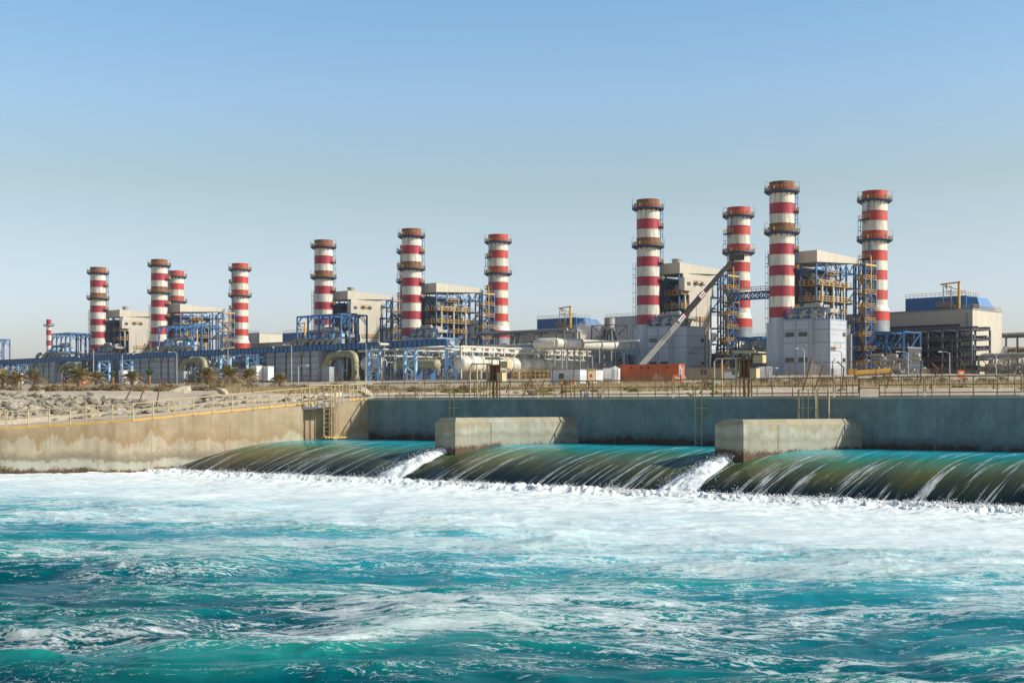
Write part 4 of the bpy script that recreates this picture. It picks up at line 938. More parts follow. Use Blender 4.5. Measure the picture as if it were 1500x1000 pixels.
# steam wisp
m=bpy.data.materials.new('steam'); m.use_nodes=True; N=m.node_tree.nodes; L=m.node_tree.links; N.remove(N['Principled BSDF']); pv=N.new('ShaderNodeVolumePrincipled'); pv.inputs['Color'].default_value=(.95,.95,.97,1)
o_=N.new('ShaderNodeTexCoord').outputs['Object']; f_=nz(N,L,o_,.45,5,.6,.6); ln=N.new('ShaderNodeVectorMath'); ln.operation='LENGTH'; mp=N.new('ShaderNodeMapping'); mp.inputs['Scale'].default_value=(1/7.5,1/5.5,1/5.5); L.new(o_,mp.inputs['Vector']); L.new(mp.outputs['Vector'],ln.inputs[0])
dn=mth(N,L,'SUBTRACT',mth(N,L,'MULTIPLY',f_,1.9),mth(N,L,'ADD',ln.outputs['Value'],.32)); L.new(mth(N,L,'MULTIPLY',mth(N,L,'MAXIMUM',dn,0),1.0),pv.inputs['Density']); L.new(pv.outputs[0],N['Material Output'].inputs['Volume']); MAT['steam']=m
b=MB(); b.lathe([(.05,-5)]+[(7*math.sin(math.pi*i/12),-5*math.cos(math.pi*i/12)) for i in range(1,12)]+[(.05,5)],n=20)
q=W(864,482,520); o=b.build('steam_plume','steam',None,q); tag(o,'small white puff of steam beside the blue roof box in the middle','steam')
# tan vessel under the bridge
q=PL(au(592,-26),-26,GZ-1); root=empty('vessel',q,UVR,'tan horizontal tank with domed right end seen between two blue lattice legs','vessel'); L_=au(640,-26)-au(592,-26); z1=zp(535,q)-GZ+1.0
v=MB(); v.vessel((-4,0,z1),(L_,0,z1),1.75,18); v.build('shell','pipe_olive',root); t=MB()
for x in (0,L_*.45,L_*.85): t.box(x,x+.5,-1.3,1.3,0,z1-1.3); t.beam((x,-1.6,0),(x,-1.6,z1-1.6),.3)
t.beam((-4,-1.6,z1-1.9),(L_,-1.6,z1-1.9),.3); t.build('saddle','blue_steel',root)
for i,(px,l_,rr_,yy,bb,lab) in enumerate(((535,9,2.2,533,-20,'pale round ended tank just left of the nearest lattice legs'),(300,9,2.4,547,-18,'pale tank right of the middle evaporator elbow pipe'),(700,14,1.9,536,-18,'white tank right of the last blue lattice leg'),(345,8,2.2,548,-17,'pale tank behind the palms near the middle blue lattice legs'))):
    q=PL(au(px,bb),bb,GZ-1); root=empty('vessel',q,UVR,lab,'vessel'); z1=zp(yy,q)-GZ+1; v=MB(); v.vessel((0,0,z1),(l_,0,z1),rr_,18); v.build('shell','pipe_white',root)
    t=MB(); t.tube([(l_*.3,0,z1),(l_*.3+.25,0,z1)],rr_+.12,18); t.tube([(l_*.7,0,z1),(l_*.7+.25,0,z1)],rr_+.12,18); t.build('ring_band','duct_grey',root); t=MB(); t.box(1,1.5,-1.3,1.3,0,z1-1.5); t.box(l_-1.5,l_-1,-1.3,1.3,0,z1-1.5); t.build('saddle','concrete_grey',root)
# generic clutter banks of pipes (each one a skid that would be lifted as a unit)
def skid(px0,px1,bb,yt,label,seed,m1='duct_grey',m2='blue_steel',dens=1.0,dep=8):
    a0_,a1_=au(px0,bb),au(px1,bb); q=PL(a0_,bb,GZ-.5); L_=a1_-a0_; H=zp(yt,q)-GZ+.5; rr=random.Random(seed)
    root=empty('pipe_skid',q,UVR,label,'pipe skid','skids of small pipework'); p=MB(); f=MB(); 
    for k in range(int(L_*2.2*dens)):
        x=rr.uniform(0,L_);y=rr.uniform(0,dep);z=rr.uniform(H*.2,H); r=rr.choice((.12,.18,.25,.4,.6)); l=rr.uniform(1,5)
        c=rr.random()
        if c<.35: p.tube([(x,y,0),(x,y,z)],r*.7,6)
        elif c<.7: p.tube([(x,y,z),(min(L_,x+l),y,z)],r,8)
        elif c<.85: p.arc((x,y,z-1.5*r-1),(x,y,z),(x+1+r,y,z),r,8,4)
        else: p.vessel((x,y,z),(min(L_,x+l),y,z),r*1.6,10)
    for k in range(int(L_/4*dens)): x=rr.uniform(0,L_);y=rr.uniform(0,dep); p.box(x,x+rr.uniform(.6,2),y,y+1,0,rr.uniform(1,H*.6))
    n=max(2,int(L_/4))
    for k in range(n+1):
        x=L_*k/n; 
        for y in (0,dep): f.beam((x,y,0),(x,y,H*rr.uniform(.6,1)),.28)
        f.beam((x,0,H*.55),(x,dep,H*.55),.24)
        if k<n: f.beam((x,0,H*.55),(x+L_/n,0,H*.55),.26); f.beam((x,0,0 if k%2 else H*.55),(x+L_/n,0,H*.55 if k%2 else 0),.2)
    p.build('pipework',m1,root); f.build('frame',m2,root)
    if seed%2: y=MB(); rails(y,(0,-.3,0),(L_,-.3,0),H*.55,1.1,1.5,.1); y.build('guard_rail','mustard',root)
sk=[(0,52,-20,537,'skid of pipes left of the farthest left evaporator',1),(106,205,-14,526,'skid of pipes between the two left evaporators',2),(284,400,-14,520,'skid of pipes between the middle and nearest evaporators',3),
 (490,560,-12,512,'skid of pipes behind the nearest blue lattice leg',4),(560,700,-14,516,'skid of pipes under the right end of the blue bridge',5),(650,760,-24,545,'low skid of blue frames right of the last lattice leg',6),
 (700,800,4,500,'skid of pipes at the foot of the lone middle chimney',7),(860,960,6,524,'skid of pipes behind the orange container',8),(1040,1075,30,500,'skid of pipes between the grey block and the red capped chimney',9),(1070,1130,12,505,'dark skid of ducts below the red capped chimney behind the boom',10),
 (1255,1330,10,520,'skid of pipes at the foot of the rightmost chimney',11),(1425,1500,42,532,'skid of pipes below the pipe rack at the right edge',12),(1000,1045,-18,541,'low skid behind the right end of the container',13),(165,215,10,505,'skid of pipes below the far left cream clad house',14),(250,300,10,500,'skid of pipes below the far left open sided house',15)]
for (x0,x1,bb,yt,lab,sd) in sk: skid(x0,x1,bb,yt,lab,sd,'duct_grey' if sd%3 else 'pipe_beige','blue_steel' if sd%4 else 'dark_steel',1.5 if sd not in(10,) else 2)
# dark equipment masses behind pipework (lower level)
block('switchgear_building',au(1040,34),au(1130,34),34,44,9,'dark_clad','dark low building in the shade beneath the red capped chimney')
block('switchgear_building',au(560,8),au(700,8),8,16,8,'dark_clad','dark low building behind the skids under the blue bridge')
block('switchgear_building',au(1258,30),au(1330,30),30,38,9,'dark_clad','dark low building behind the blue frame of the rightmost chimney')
# distant sheds at far left
for i,(x0,x1,yt,d,m,lab) in enumerate(((40,100,527,760,'blue_clad','distant blue shed near the small thin chimney'),(98,140,518,800,'tan','distant tan shed right of the small thin chimney'),(-40,30,531,740,'cladding','distant grey shed at the left edge'),(745,800,494,640,'tan','distant tan shed behind the dark rack'),(1440,1530,512,560,'cream','distant cream shed at the right edge'))):
    p=W(x0,yt,d); b=MB(); L_=(x1-x0)/F*d; r=empty('shed',(p.x,d,GZ-.5),0,lab,'shed'); h=p.z-GZ+.5; b.box(0,L_,0,20,0,h); b.build('wall',m,r); b=MB(); b.box(-.3,L_+.3,-.3,20.3,h,h+.4); b.build('roof','grey_steel',r); b=MB()
    for k in range(4): b.box(L_*(k+.3)/4,L_*(k+.6)/4,-.08,0,h*.4,h*.6)
    b.build('window','window_dark',r)
# small boxes near the evaporators
for i,(x0,x1,yt,yb,d,lab) in enumerate(((174,186,543,562,420,'small white cabinet between the palms, left one'),(190,199,546,562,430,'small white cabinet between the palms, right one'),(367,380,536,556,440,'white transformer cabinet left of the nearest evaporator'),(384,397,537,557,440,'white transformer cabinet touching the nearest evaporator'),(15,30,547,562,430,'pale cabinet behind the leftmost palms'))):
    p=W(x0,yb,d); w_=(x1-x0)/F*d; h=(yb-yt)/F*d; r=empty('cabinet',(p.x,d,p.z),UVR,lab,'cabinet'); b=MB(); b.box(0,w_*1.1,0,w_*.8,0,h); b.build('body','white_paint',r); b=MB(); b.box(-.1,w_*1.1+.1,-.1,w_*.8+.1,h,h+.2); b.build('roof','duct_grey',r); b=MB(); b.box(w_*.15,w_*.9,-.05,0,h*.1,h*.9); b.build('door','cladding',r)
# ------------------------------------------------------------------ yard: container, crane, cabins, tanks, truck
def ypt(px,d): z=G(px,d); return Vector(((px-CX)/F*d,d,z))
q=ypt(909,240); r=empty('shipping_container',q,-.52,'long orange red shipping container behind the railing','container')
b=MB(); b.box(0,10.6,0,2.5,.15,3.0); b.build('body','container_red',r)
b=MB(); b.box(10.6,10.72,0,2.5,.15,3.0); b.build('end_wall','container_orange',r)
b=MB(); b.box(10.72,10.78,.3,1.2,.3,2.6); b.build('door','sky_blue',r)
b=MB()
for x in (2.0,3.9,5.2,8.8): b.tube([(x,-.06,2.5),(x,.02,2.5)],.16,10)
b.build('vent_hole','tyre',r)
b=MB(); b.box(-.05,10.8,-.05,2.55,3.0,3.08); b.build('roof','container_red',r)
b=MB()
for x in (.2,5,10): b.box(x,x+.5,.1,2.4,0,.15)
b.build('skid_foot','dark_steel',r)
# crane
d=300; cb0=W(938,536,d); tip=W(1077,376,d+6); tip.y=d+6
q=ypt(925,d); root=empty('mobile_crane',q,0,'mobile crane with long slanting boom, dark upper section and pale lower section, behind the container','crane')
def loc(p): return Vector(p)-q
p0=loc(cb0); p1=loc(tip); dv=p1-p0; b=MB(); m1=p0+dv*.43
b.beam(p0,m1,.9,1.2); b.build('lower_boom','boom_pale',root)
b=MB(); b.beam(p0+dv*.40,p0+dv*.66,.9,1.1); b.beam(p0+dv*.66,p0+dv*.88,.7,.85); b.beam(p0+dv*.88,p1,.5,.62)
up=b.build('upper_boom','boom_dark',root); b=MB(); b.box(p1.x-1.2,p1.x+1.9,-.6+p1.y,.6+p1.y,p1.z-.7,p1.z+.5); b.beam(p1+Vector((-.6,0,-.2)),p1+Vector((-.6,0,-2)),.35); b.build('boom_head','boom_dark',root)
for t_,c_ in ((.40,.06),(.62,.05)):
    b=MB(); b.beam(p0+dv*t_+Vector((0,-.62 if t_<.5 else -.56,0)),p0+dv*(t_+c_)+Vector((0,-.62 if t_<.5 else -.56,0)),.04,.85); b.build('warning_plate','white_paint',root)
b=MB(); b.box(-6,7,-1.4,1.4,.8,1.6); b.box(-2,3,-1.3,1.3,1.6,2.5); b.box(5.0,7.2,-1.3,1.3,1.0,2.5); b.build('carrier','yellow',root); b=MB()
for x in (-4.8,-3,3,4.8):
    for y in (-1.4,1.4): b.tube([(x,y-.2,.7),(x,y+.2,.7)],.7,14)
b.build('wheel','tyre',root)
def text(body,size,m,parent,mw,name='lettering'):
    cu=bpy.data.curves.new(name,'FONT'); cu.body=body; cu.size=size; cu.extrude=.02; cu.align_x='CENTER'; cu.align_y='CENTER'
    t=bpy.data.objects.new(name,cu); COL.objects.link(t); bpy.context.view_layer.update(); me=bpy.data.meshes.new_from_object(t); bpy.data.objects.remove(t)
    me.materials.clear(); me.materials.append(MAT[m]); o=bpy.data.objects.new(name,me); COL.objects.link(o); o.parent=parent; o.matrix_local=mw; return o
dx=dv.normalized(); ny=Vector((0,-1,0)); ny=(ny-dx*ny.dot(dx)).normalized(); uy=ny.cross(dx)
def tm(t_,off): 
    c_=p0+dv*t_+ny*off; return Matrix(((dx.x,uy.x,ny.x,c_.x),(dx.y,uy.y,ny.y,c_.y),(dx.z,uy.z,ny.z,c_.z),(0,0,0,1)))
text('TEREX',1.1,'grey_paint',root,tm(.27,.58)); text('TEREX',.85,'lettering_red',root,tm(.43,.66)); text('TEREX',.75,'lettering_red',root,tm(.645,.60))
# cabins
def cabin(px,d,w,dp,h,label,m='white_paint',m2='grey_paint',rz=-.75,cat='cabin',name='site_cabin'):
    q=ypt(px,d); r=empty(name,q,rz,label,cat); b=MB(); b.box(0,w,0,dp,.1,h); b.build('body',m,r); b=MB(); b.box(-.1,w+.1,-.1,dp+.1,h,h+.12); b.build('roof',m2,r); b=MB(); b.box(w,w+.05,dp*.3,dp*.3+.9,.2,2.1); b.box(w*.3,w*.3+1.1,-.05,0,1.1,2); b.build('window','window_dark',r); return r
cabin(806,245,6.8,6.2,2.6,'long grey white site cabin left of the tall control box')
cabin(1005,262,9,3,2.2,'low white roofed cabin right of the orange container',rz=-.2,m='tan')
cabin(1060,255,5,3,1.6,'low white shed behind the second gate hoist',rz=-.2)
q=ypt(884,238); r=empty('water_tank',q,0,'white square liquid tank left of the orange container','tank'); b=MB(); b.box(0,1.3,0,1.3,.9,2.6); b.build('body','white_paint',r); b=MB(); b.box(-.02,1.32,-.02,1.32,.0,.9); b.build('stand','duct_grey',r)
q=ypt(900,239); r=empty('water_tank',q,0,'round white ribbed tank touching the orange container','tank'); b=MB(); b.lathe([(1,0),(1,.5),(1.03,.55),(1,.6),(1,1.1),(1.03,1.15),(1,1.2),(1,1.7),(1.03,1.75),(1,1.8),(1,2.4),(.6,2.7),(.05,2.75)],n=24); b.build('body','white_paint',r); b=MB(); b.tube([(0,0,2.7),(0,0,2.95)],.25,10); b.build('lid','duct_grey',r)
# truck
q=ypt(1098,225); r=empty('flatbed_truck',q,-.15,'small white box truck with yellow cab behind the railing','truck'); b=MB(); b.box(1.4,3.6,-1,1,.8,2.6); b.build('cargo_box','white_paint',r); b=MB(); b.box(-.4,1.3,-.95,.95,.6,1.3); b.hexa([(-.2,-.9,1.3),(1.3,-.9,1.3),(1.3,.9,1.3),(-.2,.9,1.3)],[(.2,-.85,2.1),(1.3,-.85,2.1),(1.3,.85,2.1),(.2,.85,2.1)]); c_=b.build('cab','yellow',r); b=MB(); b.box(.35,1.1,-.93,-.88,1.4,2.0); b.build('window','window_dark',c_); 
for x in (.4,2.9):
    for y in (-1,.8): b=MB(); b.tube([(x,y,.42),(x,y+.2,.42)],.42,14); b.build('wheel','tyre',r)
# yellow boom lying
q=ypt(1243,232); r=empty('crane_boom_section',q,-.05,'yellow and rusty crane boom section lying on the ground right of the grey block','boom'); b=MB(); b.box(0,1.3,-.4,.4,1.1,2.1); b.beam((1,0,1.5),(7.2,1,1.9),.7,.7); b.build('boom','yellow',r); b=MB(); b.beam((1.5,-.2,1.0),(7,.6,1.3),.5,.25); b.beam((1.2,0,0),(1.2,0,1.2),.3); b.beam((5.8,0,0),(5.8,0,1.3),.3); b.build('cradle','rust_steel',r)
# yellow scaffold
for i,(px,d,w,h,lab) in enumerate(((752,300,7.5,2.8,'orange yellow scaffold frames left of the site cabin'),(82,300,8,1.5,'yellow barrier rails behind the leftmost palms'),(262,300,14,1.4,'yellow barrier rails behind the palms left of the middle'),)):
    q=ypt(px,d); b=MB(); n=int(w/.9)
    for k in range(n+1): 
        for y in (0,2): b.beam((w*k/n,y,0),(w*k/n,y,h*(.85+.15*(k%2))),.13)
    for z in (.3,.6,.95): b.beam((0,0,h*z),(w,0,h*z),.12); b.beam((0,2,h*z),(w,2,h*z),.12)
    simple('barrier',b,'yellow',q,0,lab,'barrier')
# long low pipe on ground left
q0=ypt(120,268);q1=ypt(305,262); b=MB(); b.tube([(0,0,.5),Vector(q1-q0)+Vector((0,0,.5))],.55,12); 
for k in range(9): t_=Vector(q1-q0)*(k/8); b.box(t_.x-.3,t_.x+.3,t_.y-.4,t_.y+.4,t_.z-.3,t_.z+.2)
simple('ground_pipe',b,'pipe_beige',q0,0,'long pale pipe lying on the sand behind the leftmost rocks','pipe')
# signs
for px,py,d,w,h,lab in ((124,561,230,.75,.8,'small orange sign on a post among the palms'),(1408,548,150,.75,.85,'small orange and white sign on the fence at the right'),(992,556,190,1.2,1.3,'orange notice board in front of the container end')):
    p=W(px,py,d); gz=G(px,d); r=empty('sign',(p.x,d,gz),0,lab,'sign'); b=MB(); b.box(-w/2,w/2,-.03,.03,p.z-gz-h/2,p.z-gz+h/2); b.build('panel','sign_orange',r); b=MB(); b.box(-w*.28,w*.28,-.045,-.03,p.z-gz-.02*h,p.z-gz+h*.28); b.build('notice','white_paint',r); b=MB(); b.beam((0,.05,-.2),(0,.05,p.z-gz+h/2),.08); b.build('post','lamp_grey',r)
# street lamps
def lamp(px,ytop,d,arm,label):
    gz=G(px,d); zt=CZ+(HY-ytop)/F*d; H=zt-gz; r=empty('street_lamp',((px-CX)/F*d,d,gz),0,label,'street lamp','grey street lamps'); b=MB(); b.tube([(0,0,-.3),(0,0,H*.5),(0,0,H)],[.13,.1,.07],8); b.tube([(0,0,H),(arm*.5,0,H+.18),(arm,0,H+.2)],.05,6); b.build('pole','lamp_grey',r); b=MB(); b.box(min(arm,arm*1.45),max(arm,arm*1.45),-.14,.14,H+.12,H+.27); b.build('lamp_head','white_paint',r)
for px,y,d,arm,lab in ((30,540,260,-1,'street lamp among the leftmost palms'),(137,512,300,-1.2,'street lamp left of the leftmost blue lattice legs'),(179,519,300,1,'street lamp right of the left lattice legs'),(259,517,280,-1.2,'street lamp in front of the middle evaporator'),(334,510,330,1,'street lamp just left of the middle lattice legs'),(427,506,300,-1.3,'tall street lamp in front of the nearest evaporator'),(437,537,230,1.2,'short street lamp in front of the nearest evaporator'),
  (536,503,330,-1.2,'street lamp beside the nearest tan elbow pipe'),(1178,512,210,-.9,'street lamp in front of the louvred block, left one'),(1233,516,215,-.7,'street lamp in front of the louvred block corner'),(1330,517,205,-1.2,'street lamp right of the blue frame of the rightmost chimney'),(1391,517,215,-1.2,'street lamp in front of the tall dark rack'),(1459,519,215,-1.2,'street lamp in front of the low grey rack'),(1126,541,190,.9,'short street lamp left of the louvred block'),(1344,541,190,.8,'short street lamp near the dark rack'),(830,515,300,-.3,'slim bare lamp mast beside the row of vessels')): lamp(px,y,d,arm,lab)
# ------------------------------------------------------------------ gate hoists and boxes on the wall top
def hoist(px,label,w=4.4):
    w0=wallpt(px); q=Vector((w0.x,w0.y,0))-NF*.9; q.z=GP(q)+.05; r=empty('gate_hoist',q,math.atan2(E.y,E.x),label,'gate hoist','rusty gate hoists behind the railing')
    b=MB(); pts=[(0,0,0),(0,0,2.15),(.15,0,2.35),(1.7,0,2.35),(1.7,0,0)]; b.tube(pts,.055,8); b.tube([(.35,.3,0),(.35,.3,2.3)],.05,8); b.tube([(1.45,0,0),(1.45,0,2.35)],.06,8); b.build('pipe_frame','rail_tan',r)
    b=MB()
    for x in (1.75,1.95,2.2): b.box(x,x+.13,-.1,.2,1.3,2.2)
    b.box(1.65,2.45,-.2,.3,1.2,1.3); b.box(1.65,2.4,-.2,.3,2.2,2.28); b.beam((2.0,0,0),(2.0,0,1.3),.14); b.beam((2.2,.1,0),(2.2,.1,1.3),.1); b.build('drive_unit','rust_steel',r)
    b=MB(); b.box(1.6,3.1,-.45,.5,2.62,2.68); b.box(1.6,2.9,-.45,-.38,2.68,2.76); b.build('shade_roof','rail_tan',r); b=MB(); b.box(2.42,2.85,-.2,.25,1.15,1.75); b.build('control_box','rail_tan',r); b=MB(); b.box(2.6,3.2,-.1,.35,2.05,2.5); b.build('junction_box','rail_tan',r); b=MB(); b.beam((2.35,.2,0),(2.35,.2,2.6),.06); b.beam((1.7,.2,2.2),(1.7,.2,2.65),.06); b.build('post','rust_steel',r)
hoist(676,'rusty gate hoist with pipe frame behind the left pier'); hoist(1035,'rusty gate hoist with pipe frame just left of the right pier')
def cbox(px,ytop,ybot,wpx,label,d_off=2.5,m='rail_tan'):
    w0=wallpt(px); d=w0.y+d_off; gz=G(px,d); s=1/F*d; zt=CZ+(HY-ytop)*s; zb=CZ+(HY-ybot)*s; w=wpx*s; r=empty('control_box',((px-CX)/F*d,d,gz),.2,label,'control box'); b=MB(); b.box(-w/2,w/2,-.18,.18,zb-gz,zt-gz); b.build('cabinet',m,r); b=MB(); b.box(-w/2-.04,w/2+.04,-.24,.22,zt-gz,zt-gz+.05); b.build('lid','rail_olive',r); b=MB()
    for x in (-w*.3,w*.3): b.beam((x,0,-.1),(x,0,zb-gz),.07)
    b.build('leg','rust_steel',r); b=MB(); b.box(-w*.15,w*.15,-.2,-.18,(zb+zt)/2-gz-.1,(zb+zt)/2-gz+.1); b.build('label_plate','lettering_red' if wpx<12 else 'duct_grey',r)
cbox(826,556,564,9.5,'left of the two low tan control boxes behind the railing'); cbox(839,556,564,9,'right of the two low tan control boxes behind the railing'); cbox(865,541,559,9.5,'tall tan control box on a post with red plate')
for px,w,h,dd,m,lab in ((594,1.5,.38,2,'concrete_grey','flat concrete block on the ground behind the left pier railing'),(857,.55,.5,2,'cladding','small grey box at the foot of the tall control box'),(880,.35,.55,2,'duct_grey','narrow grey box right of the tall control box'),(708,.5,.3,2,'concrete_grey','small block under the left gate hoist'),(1067,.5,.4,2,'concrete_grey','small block under the right gate hoist')):
    w0=wallpt(px); d=w0.y+dd; b=MB(); b.box(-w/2,w/2,-.3,.3,-.1,h); b.box(-w/2+.05,w/2-.05,-.25,.25,h,h+.04); b.box(-w*.1,w*.1,-.33,-.3,h*.3,h*.7); simple('ground_box',b,m,((px-CX)/F*d,d,G(px,d)),.1,lab,'box')
# ------------------------------------------------------------------ railings
def rail_panel(px0,px1,m,kick,label,group,h=1.12,off=.28):
    a=wallpt(px0);c=wallpt(px1); 
    def P(px): p=wallpt(px); return p+Vector((0,0,.02))
    n=max(2,round((c-a).length/1.28)); gap=0.0
    pts=[P(px0+(px1-px0)*i/n) for i in range(n+1)]
    t=(c-a); t.z=0; t.normalize(); nn=Vector((-t.y,t.x,0))*off; nn*= 1 if nn.y>0 else -1
    org=pts[0]+nn; r=empty('railing',org,0,label,'railing',group); b=MB(); L_=[p+nn-org for p in pts]; U=Vector((0,0,1))
    for k,(f0) in enumerate((1.0,.62,.25)):
        for p,q in zip(L_,L_[1:]): b.tube([p+U*h*f0,q+U*h*f0],.034 if k else .042,6)
    for e_,sg in ((L_[0],1),(L_[-1],-1)): pass
    for i,p in enumerate(L_):
        if i in(0,n): 
            p=p+t*(.0); b.tube([p+U*h*.25,p+U*h],.032,6); q=p+t*(.32 if i==0 else -.32); b.tube([q,q+U*h],.034,6)
        else: b.tube([p,p+U*h],.042,6)
    b.build('rail_frame',m,r)
    k=MB()
    for p,q in zip(L_,L_[1:]): k.beam(p+U*.06,q+U*.06,.05,.13)
    k.build('kick_plate',kick,r)
    f=MB()
    for p in L_[1:-1]: f.box(p.x-.09,p.x+.09,p.y-.09,p.y+.09,p.z-.01,p.z+.035)
    f.build('base_plate',m,r)
br=[-420,-300,-200,-98,5,20-5+0,133]
lb=[-460,-340,-218,-100,8,134,256,372,470]
for i,(x0,x1) in enumerate(zip(lb,lb[1:])):
    if x1<-150: continue
    rail_panel(x0+1.5,x1-1.5,'rail_tan','kick_ochre',['','','','tan railing panel cut by the left edge of the photo','tan railing panel before the leftmost rocks','tan railing panel, third from the left along the wing wall','tan railing panel, second left of the caged ladder','tan railing panel ending at the caged ladder'][i] or 'tan railing panel outside the photo on the left','tan railings along the wing wall')
rail_panel(514,538,'rail_tan','kick_ochre','short tan railing panel between the caged ladder and the wall corner','tan railings along the wing wall')
rb=[542,612,698,785,880,983,1097,1219,1256,1284,1352,1495,1640,1800]
lbs=['starting at the wall corner','second right of the wall corner, left of the gate hoist','in front of the left gate hoist','in front of the yellow scrub and low control boxes','in front of the container','right of the container','in front of the right gate hoist','below the lamp posts of the louvred block','x','right of the rusty gap rail','x','at the right edge of the photo','beyond the right edge','far beyond the right edge']
for i,(x0,x1) in enumerate(zip(rb,rb[1:])):
    if i==8: continue
    rail_panel(x0+1.5,x1-1.5,'rail_olive','rail_olive','olive railing '+{0:'starting at the wall corner',1:'left of the left gate hoist',2:'crossing in front of the left gate hoist',3:'in front of the low control boxes',4:'in front of the left half of the container',5:'in front of the container end',6:'left of the hooped frame on the right pier',7:'just left of the rusty gap rail',9:'just right of the rusty gap rail',10:'in front of the orange and white sign',11:'cut by the right edge of the photo',12:'outside the photo on the right'}[i],'olive railings along the back wall')
p,q=wallpt(1256),wallpt(1285); b=MB()
for z in (.55,1.05): b.tube([Vector((0,0,z)),q-p+Vector((0,0,z))],.03,6)
for t_ in (0,1): b.tube([(q-p)*t_,(q-p)*t_+Vector((0,0,1.1))],.03,6)
simple('gap_rail',b,'rust_steel',p-NF*.28,0,'rusty two bar rail closing the gap in the olive railing','railing')
# ladders on the wall
def wall_ladder(px,label,wd=.42,up=.35,down=3.2,name='wall_ladder',rungs=9,brk=True):
    p=wallpt(px); r=empty(name,p+NF*.25,math.atan2(E.y,E.x),label,'ladder'); b=MB()
    for x in (0,wd): b.tube([(x,0,-down),(x,0,up)],.035,8); b.box(x-.07,x+.07,-.05,.05,up-.08,up)
    b.build('stringer','rail_tan',r); b=MB()
    for k in range(rungs): z=-down+.2+k*.32; b.beam((0,0,z),(wd,0,z),.035)
    if brk: b.beam((0,0,-.55),(wd+.45,.0,-.55),.06)
    b.build('rung','rail_tan',r); return r
wall_ladder(662,'slim steel ladder down the shaded wall behind the left pier',.40,.45,3.1,rungs=2)
wall_ladder(1022,'slim steel ladder down the shaded wall left of the right pier',.42,.75,3.1,rungs=2)
# hooped frame standing on pier 2
tp=CC+E*36.4+NF*1.2-E*2.2; r=empty('handrail_frame',Vector((tp.x,tp.y,3.5)),math.atan2(E.y,E.x)+.35,'hooped handrail frame standing on the right pier against the wall','handrail'); b=MB()
for x0,x1,y in ((-1.0,0,0),(0.05,.65,-.1),(-1.0,-.1,.45)):
    b.tube([(x0,y,0),(x0,y,1.58),(x1,y,1.58),(x1,y,0)],.035,8); b.tube([(x0,y,.55),((x0+x1)/2,y,.55),(x1,y,.55)] if x0<-.5 else [(x0,y,1.58),(x1,y,1.58)],.025,6)
for x in (-.75,-.45): b.tube([(x,0,0),(x,0,1.58)],.03,6)
b.build('hoop','rail_tan',r)
# caged ladder at recess
lc=lp(3.4)+PN*.45; r=empty('caged_ladder',Vector((lc.x,lc.y,0)),math.atan2(-PD.y,-PD.x),'tan caged ladder descending from the landing to the water at the wing wall','ladder'); zt=5.5; zb=1.95
b=MB()
for x in (-.28,.28): b.tube([(x,0,zb),(x,0,zt+.1)],.04,8)
b.build('stringer','rail_tan',r); b=MB(); z=zb+.2
while z<zt: b.beam((-.28,0,z),(.28,0,z),.04); z+=.3
b.build('rung','rail_olive',r); b=MB()
for z in (2.9,3.7,4.5,5.3): b.tube([(-.3,0,z),(-.42,-.4,z),(-.25,-.75,z),(.25,-.75,z),(.42,-.4,z),(.3,0,z)],.03,6)
for x,y in ((-.42,-.4),(-.25,-.75),(0,-.77),(.25,-.75),(.42,-.4)): b.beam((x,y,2.2),(x,y,5.4),.04)
b.build('cage','rail_olive',r); b=MB()
for x in (-1.3,.6,.95,1.2): b.tube([(x,.1,4.2),(x,.1,5.6)],.04,6)
b.tube([(-1.3,.1,5.6),(1.2,.1,5.6)],.04,6); b.tube([(-1.3,.1,4.95),(-.3,.1,4.95)],.03,6); b.tube([(.6,.1,2.1),(.6,.1,5.0)],.035,6); b.tube([(.95,.1,2.1),(.95,.1,5.0)],.035,6); b.build('landing_rail','rail_tan',r)
b=MB(); b.box(-.4,1.2,-.5,.05,2.0,2.1); b.build('foot_step','kick_ochre',r)
# kerb / low channel wall behind the wing wall
b=MB(); cu=[]
for px,py,d in ((-300,640,84),(0,615,93),(90,608,95),(180,601,97),(270,594.5,98.5),(350,588,100),(440,582.5,102),(500,580,106)):
    z=G(px,d)+.28; cu.append(Vector(((px-CX)/F*d,d,z)))
for p,q in zip(cu,cu[1:]): b.hexa([p-Vector((0,.2,.7)),q-Vector((0,.2,.7)),q+Vector((0,.35,-.7)),p+Vector((0,.35,-.7))],[p-Vector((0,.2,0)),q-Vector((0,.2,0)),q+Vector((0,.35,0)),p+Vector((0,.35,0))],0)
k=b.build('low_channel_wall','concrete_pale'); tag(k,'low pale concrete kerb wall between the railing and the rocks','kerb wall')
# ------------------------------------------------------------------ rocks
def rockmesh(seed,m):
    rr=random.Random(seed); b=bmesh.new(); bmesh.ops.create_icosphere(b,subdivisions=2,radius=1)
    o=Vector((seed*3.1,0,0)); pl=[(Vector((rr.gauss(0,1),rr.gauss(0,1),rr.gauss(0,1))).normalized(),rr.uniform(.5,.8)) for _ in range(9)]
    for v in b.verts:
        c=v.co.copy()
        for n_,d_ in pl:
            k=c.dot(n_)
            if k>d_: c-=n_*(k-d_)
        c*=1+.18*noise.noise(c*1.7+o); v.co=Vector((c.x*1.35,c.y,c.z*.55))
    me=bpy.data.meshes.new('rock'); b.to_mesh(me); b.free(); me.materials.append(MAT[m]); return me
rms=[rockmesh(i,'rock' if i%3 else 'rock_dark') for i in range(8)]
def rock(p,s,label,group,i):
    o=bpy.data.objects.new('rock',rms[i%8]); COL.objects.link(o); o.location=p; o.scale=(s*R.uniform(.8,1.4),s*R.uniform(.7,1.1),s*R.uniform(.7,1.1)); o.rotation_euler=(R.uniform(-.5,.5),R.uniform(-.5,.5),R.uniform(0,6)); tag(o,label,'rock',group)
n=0; 
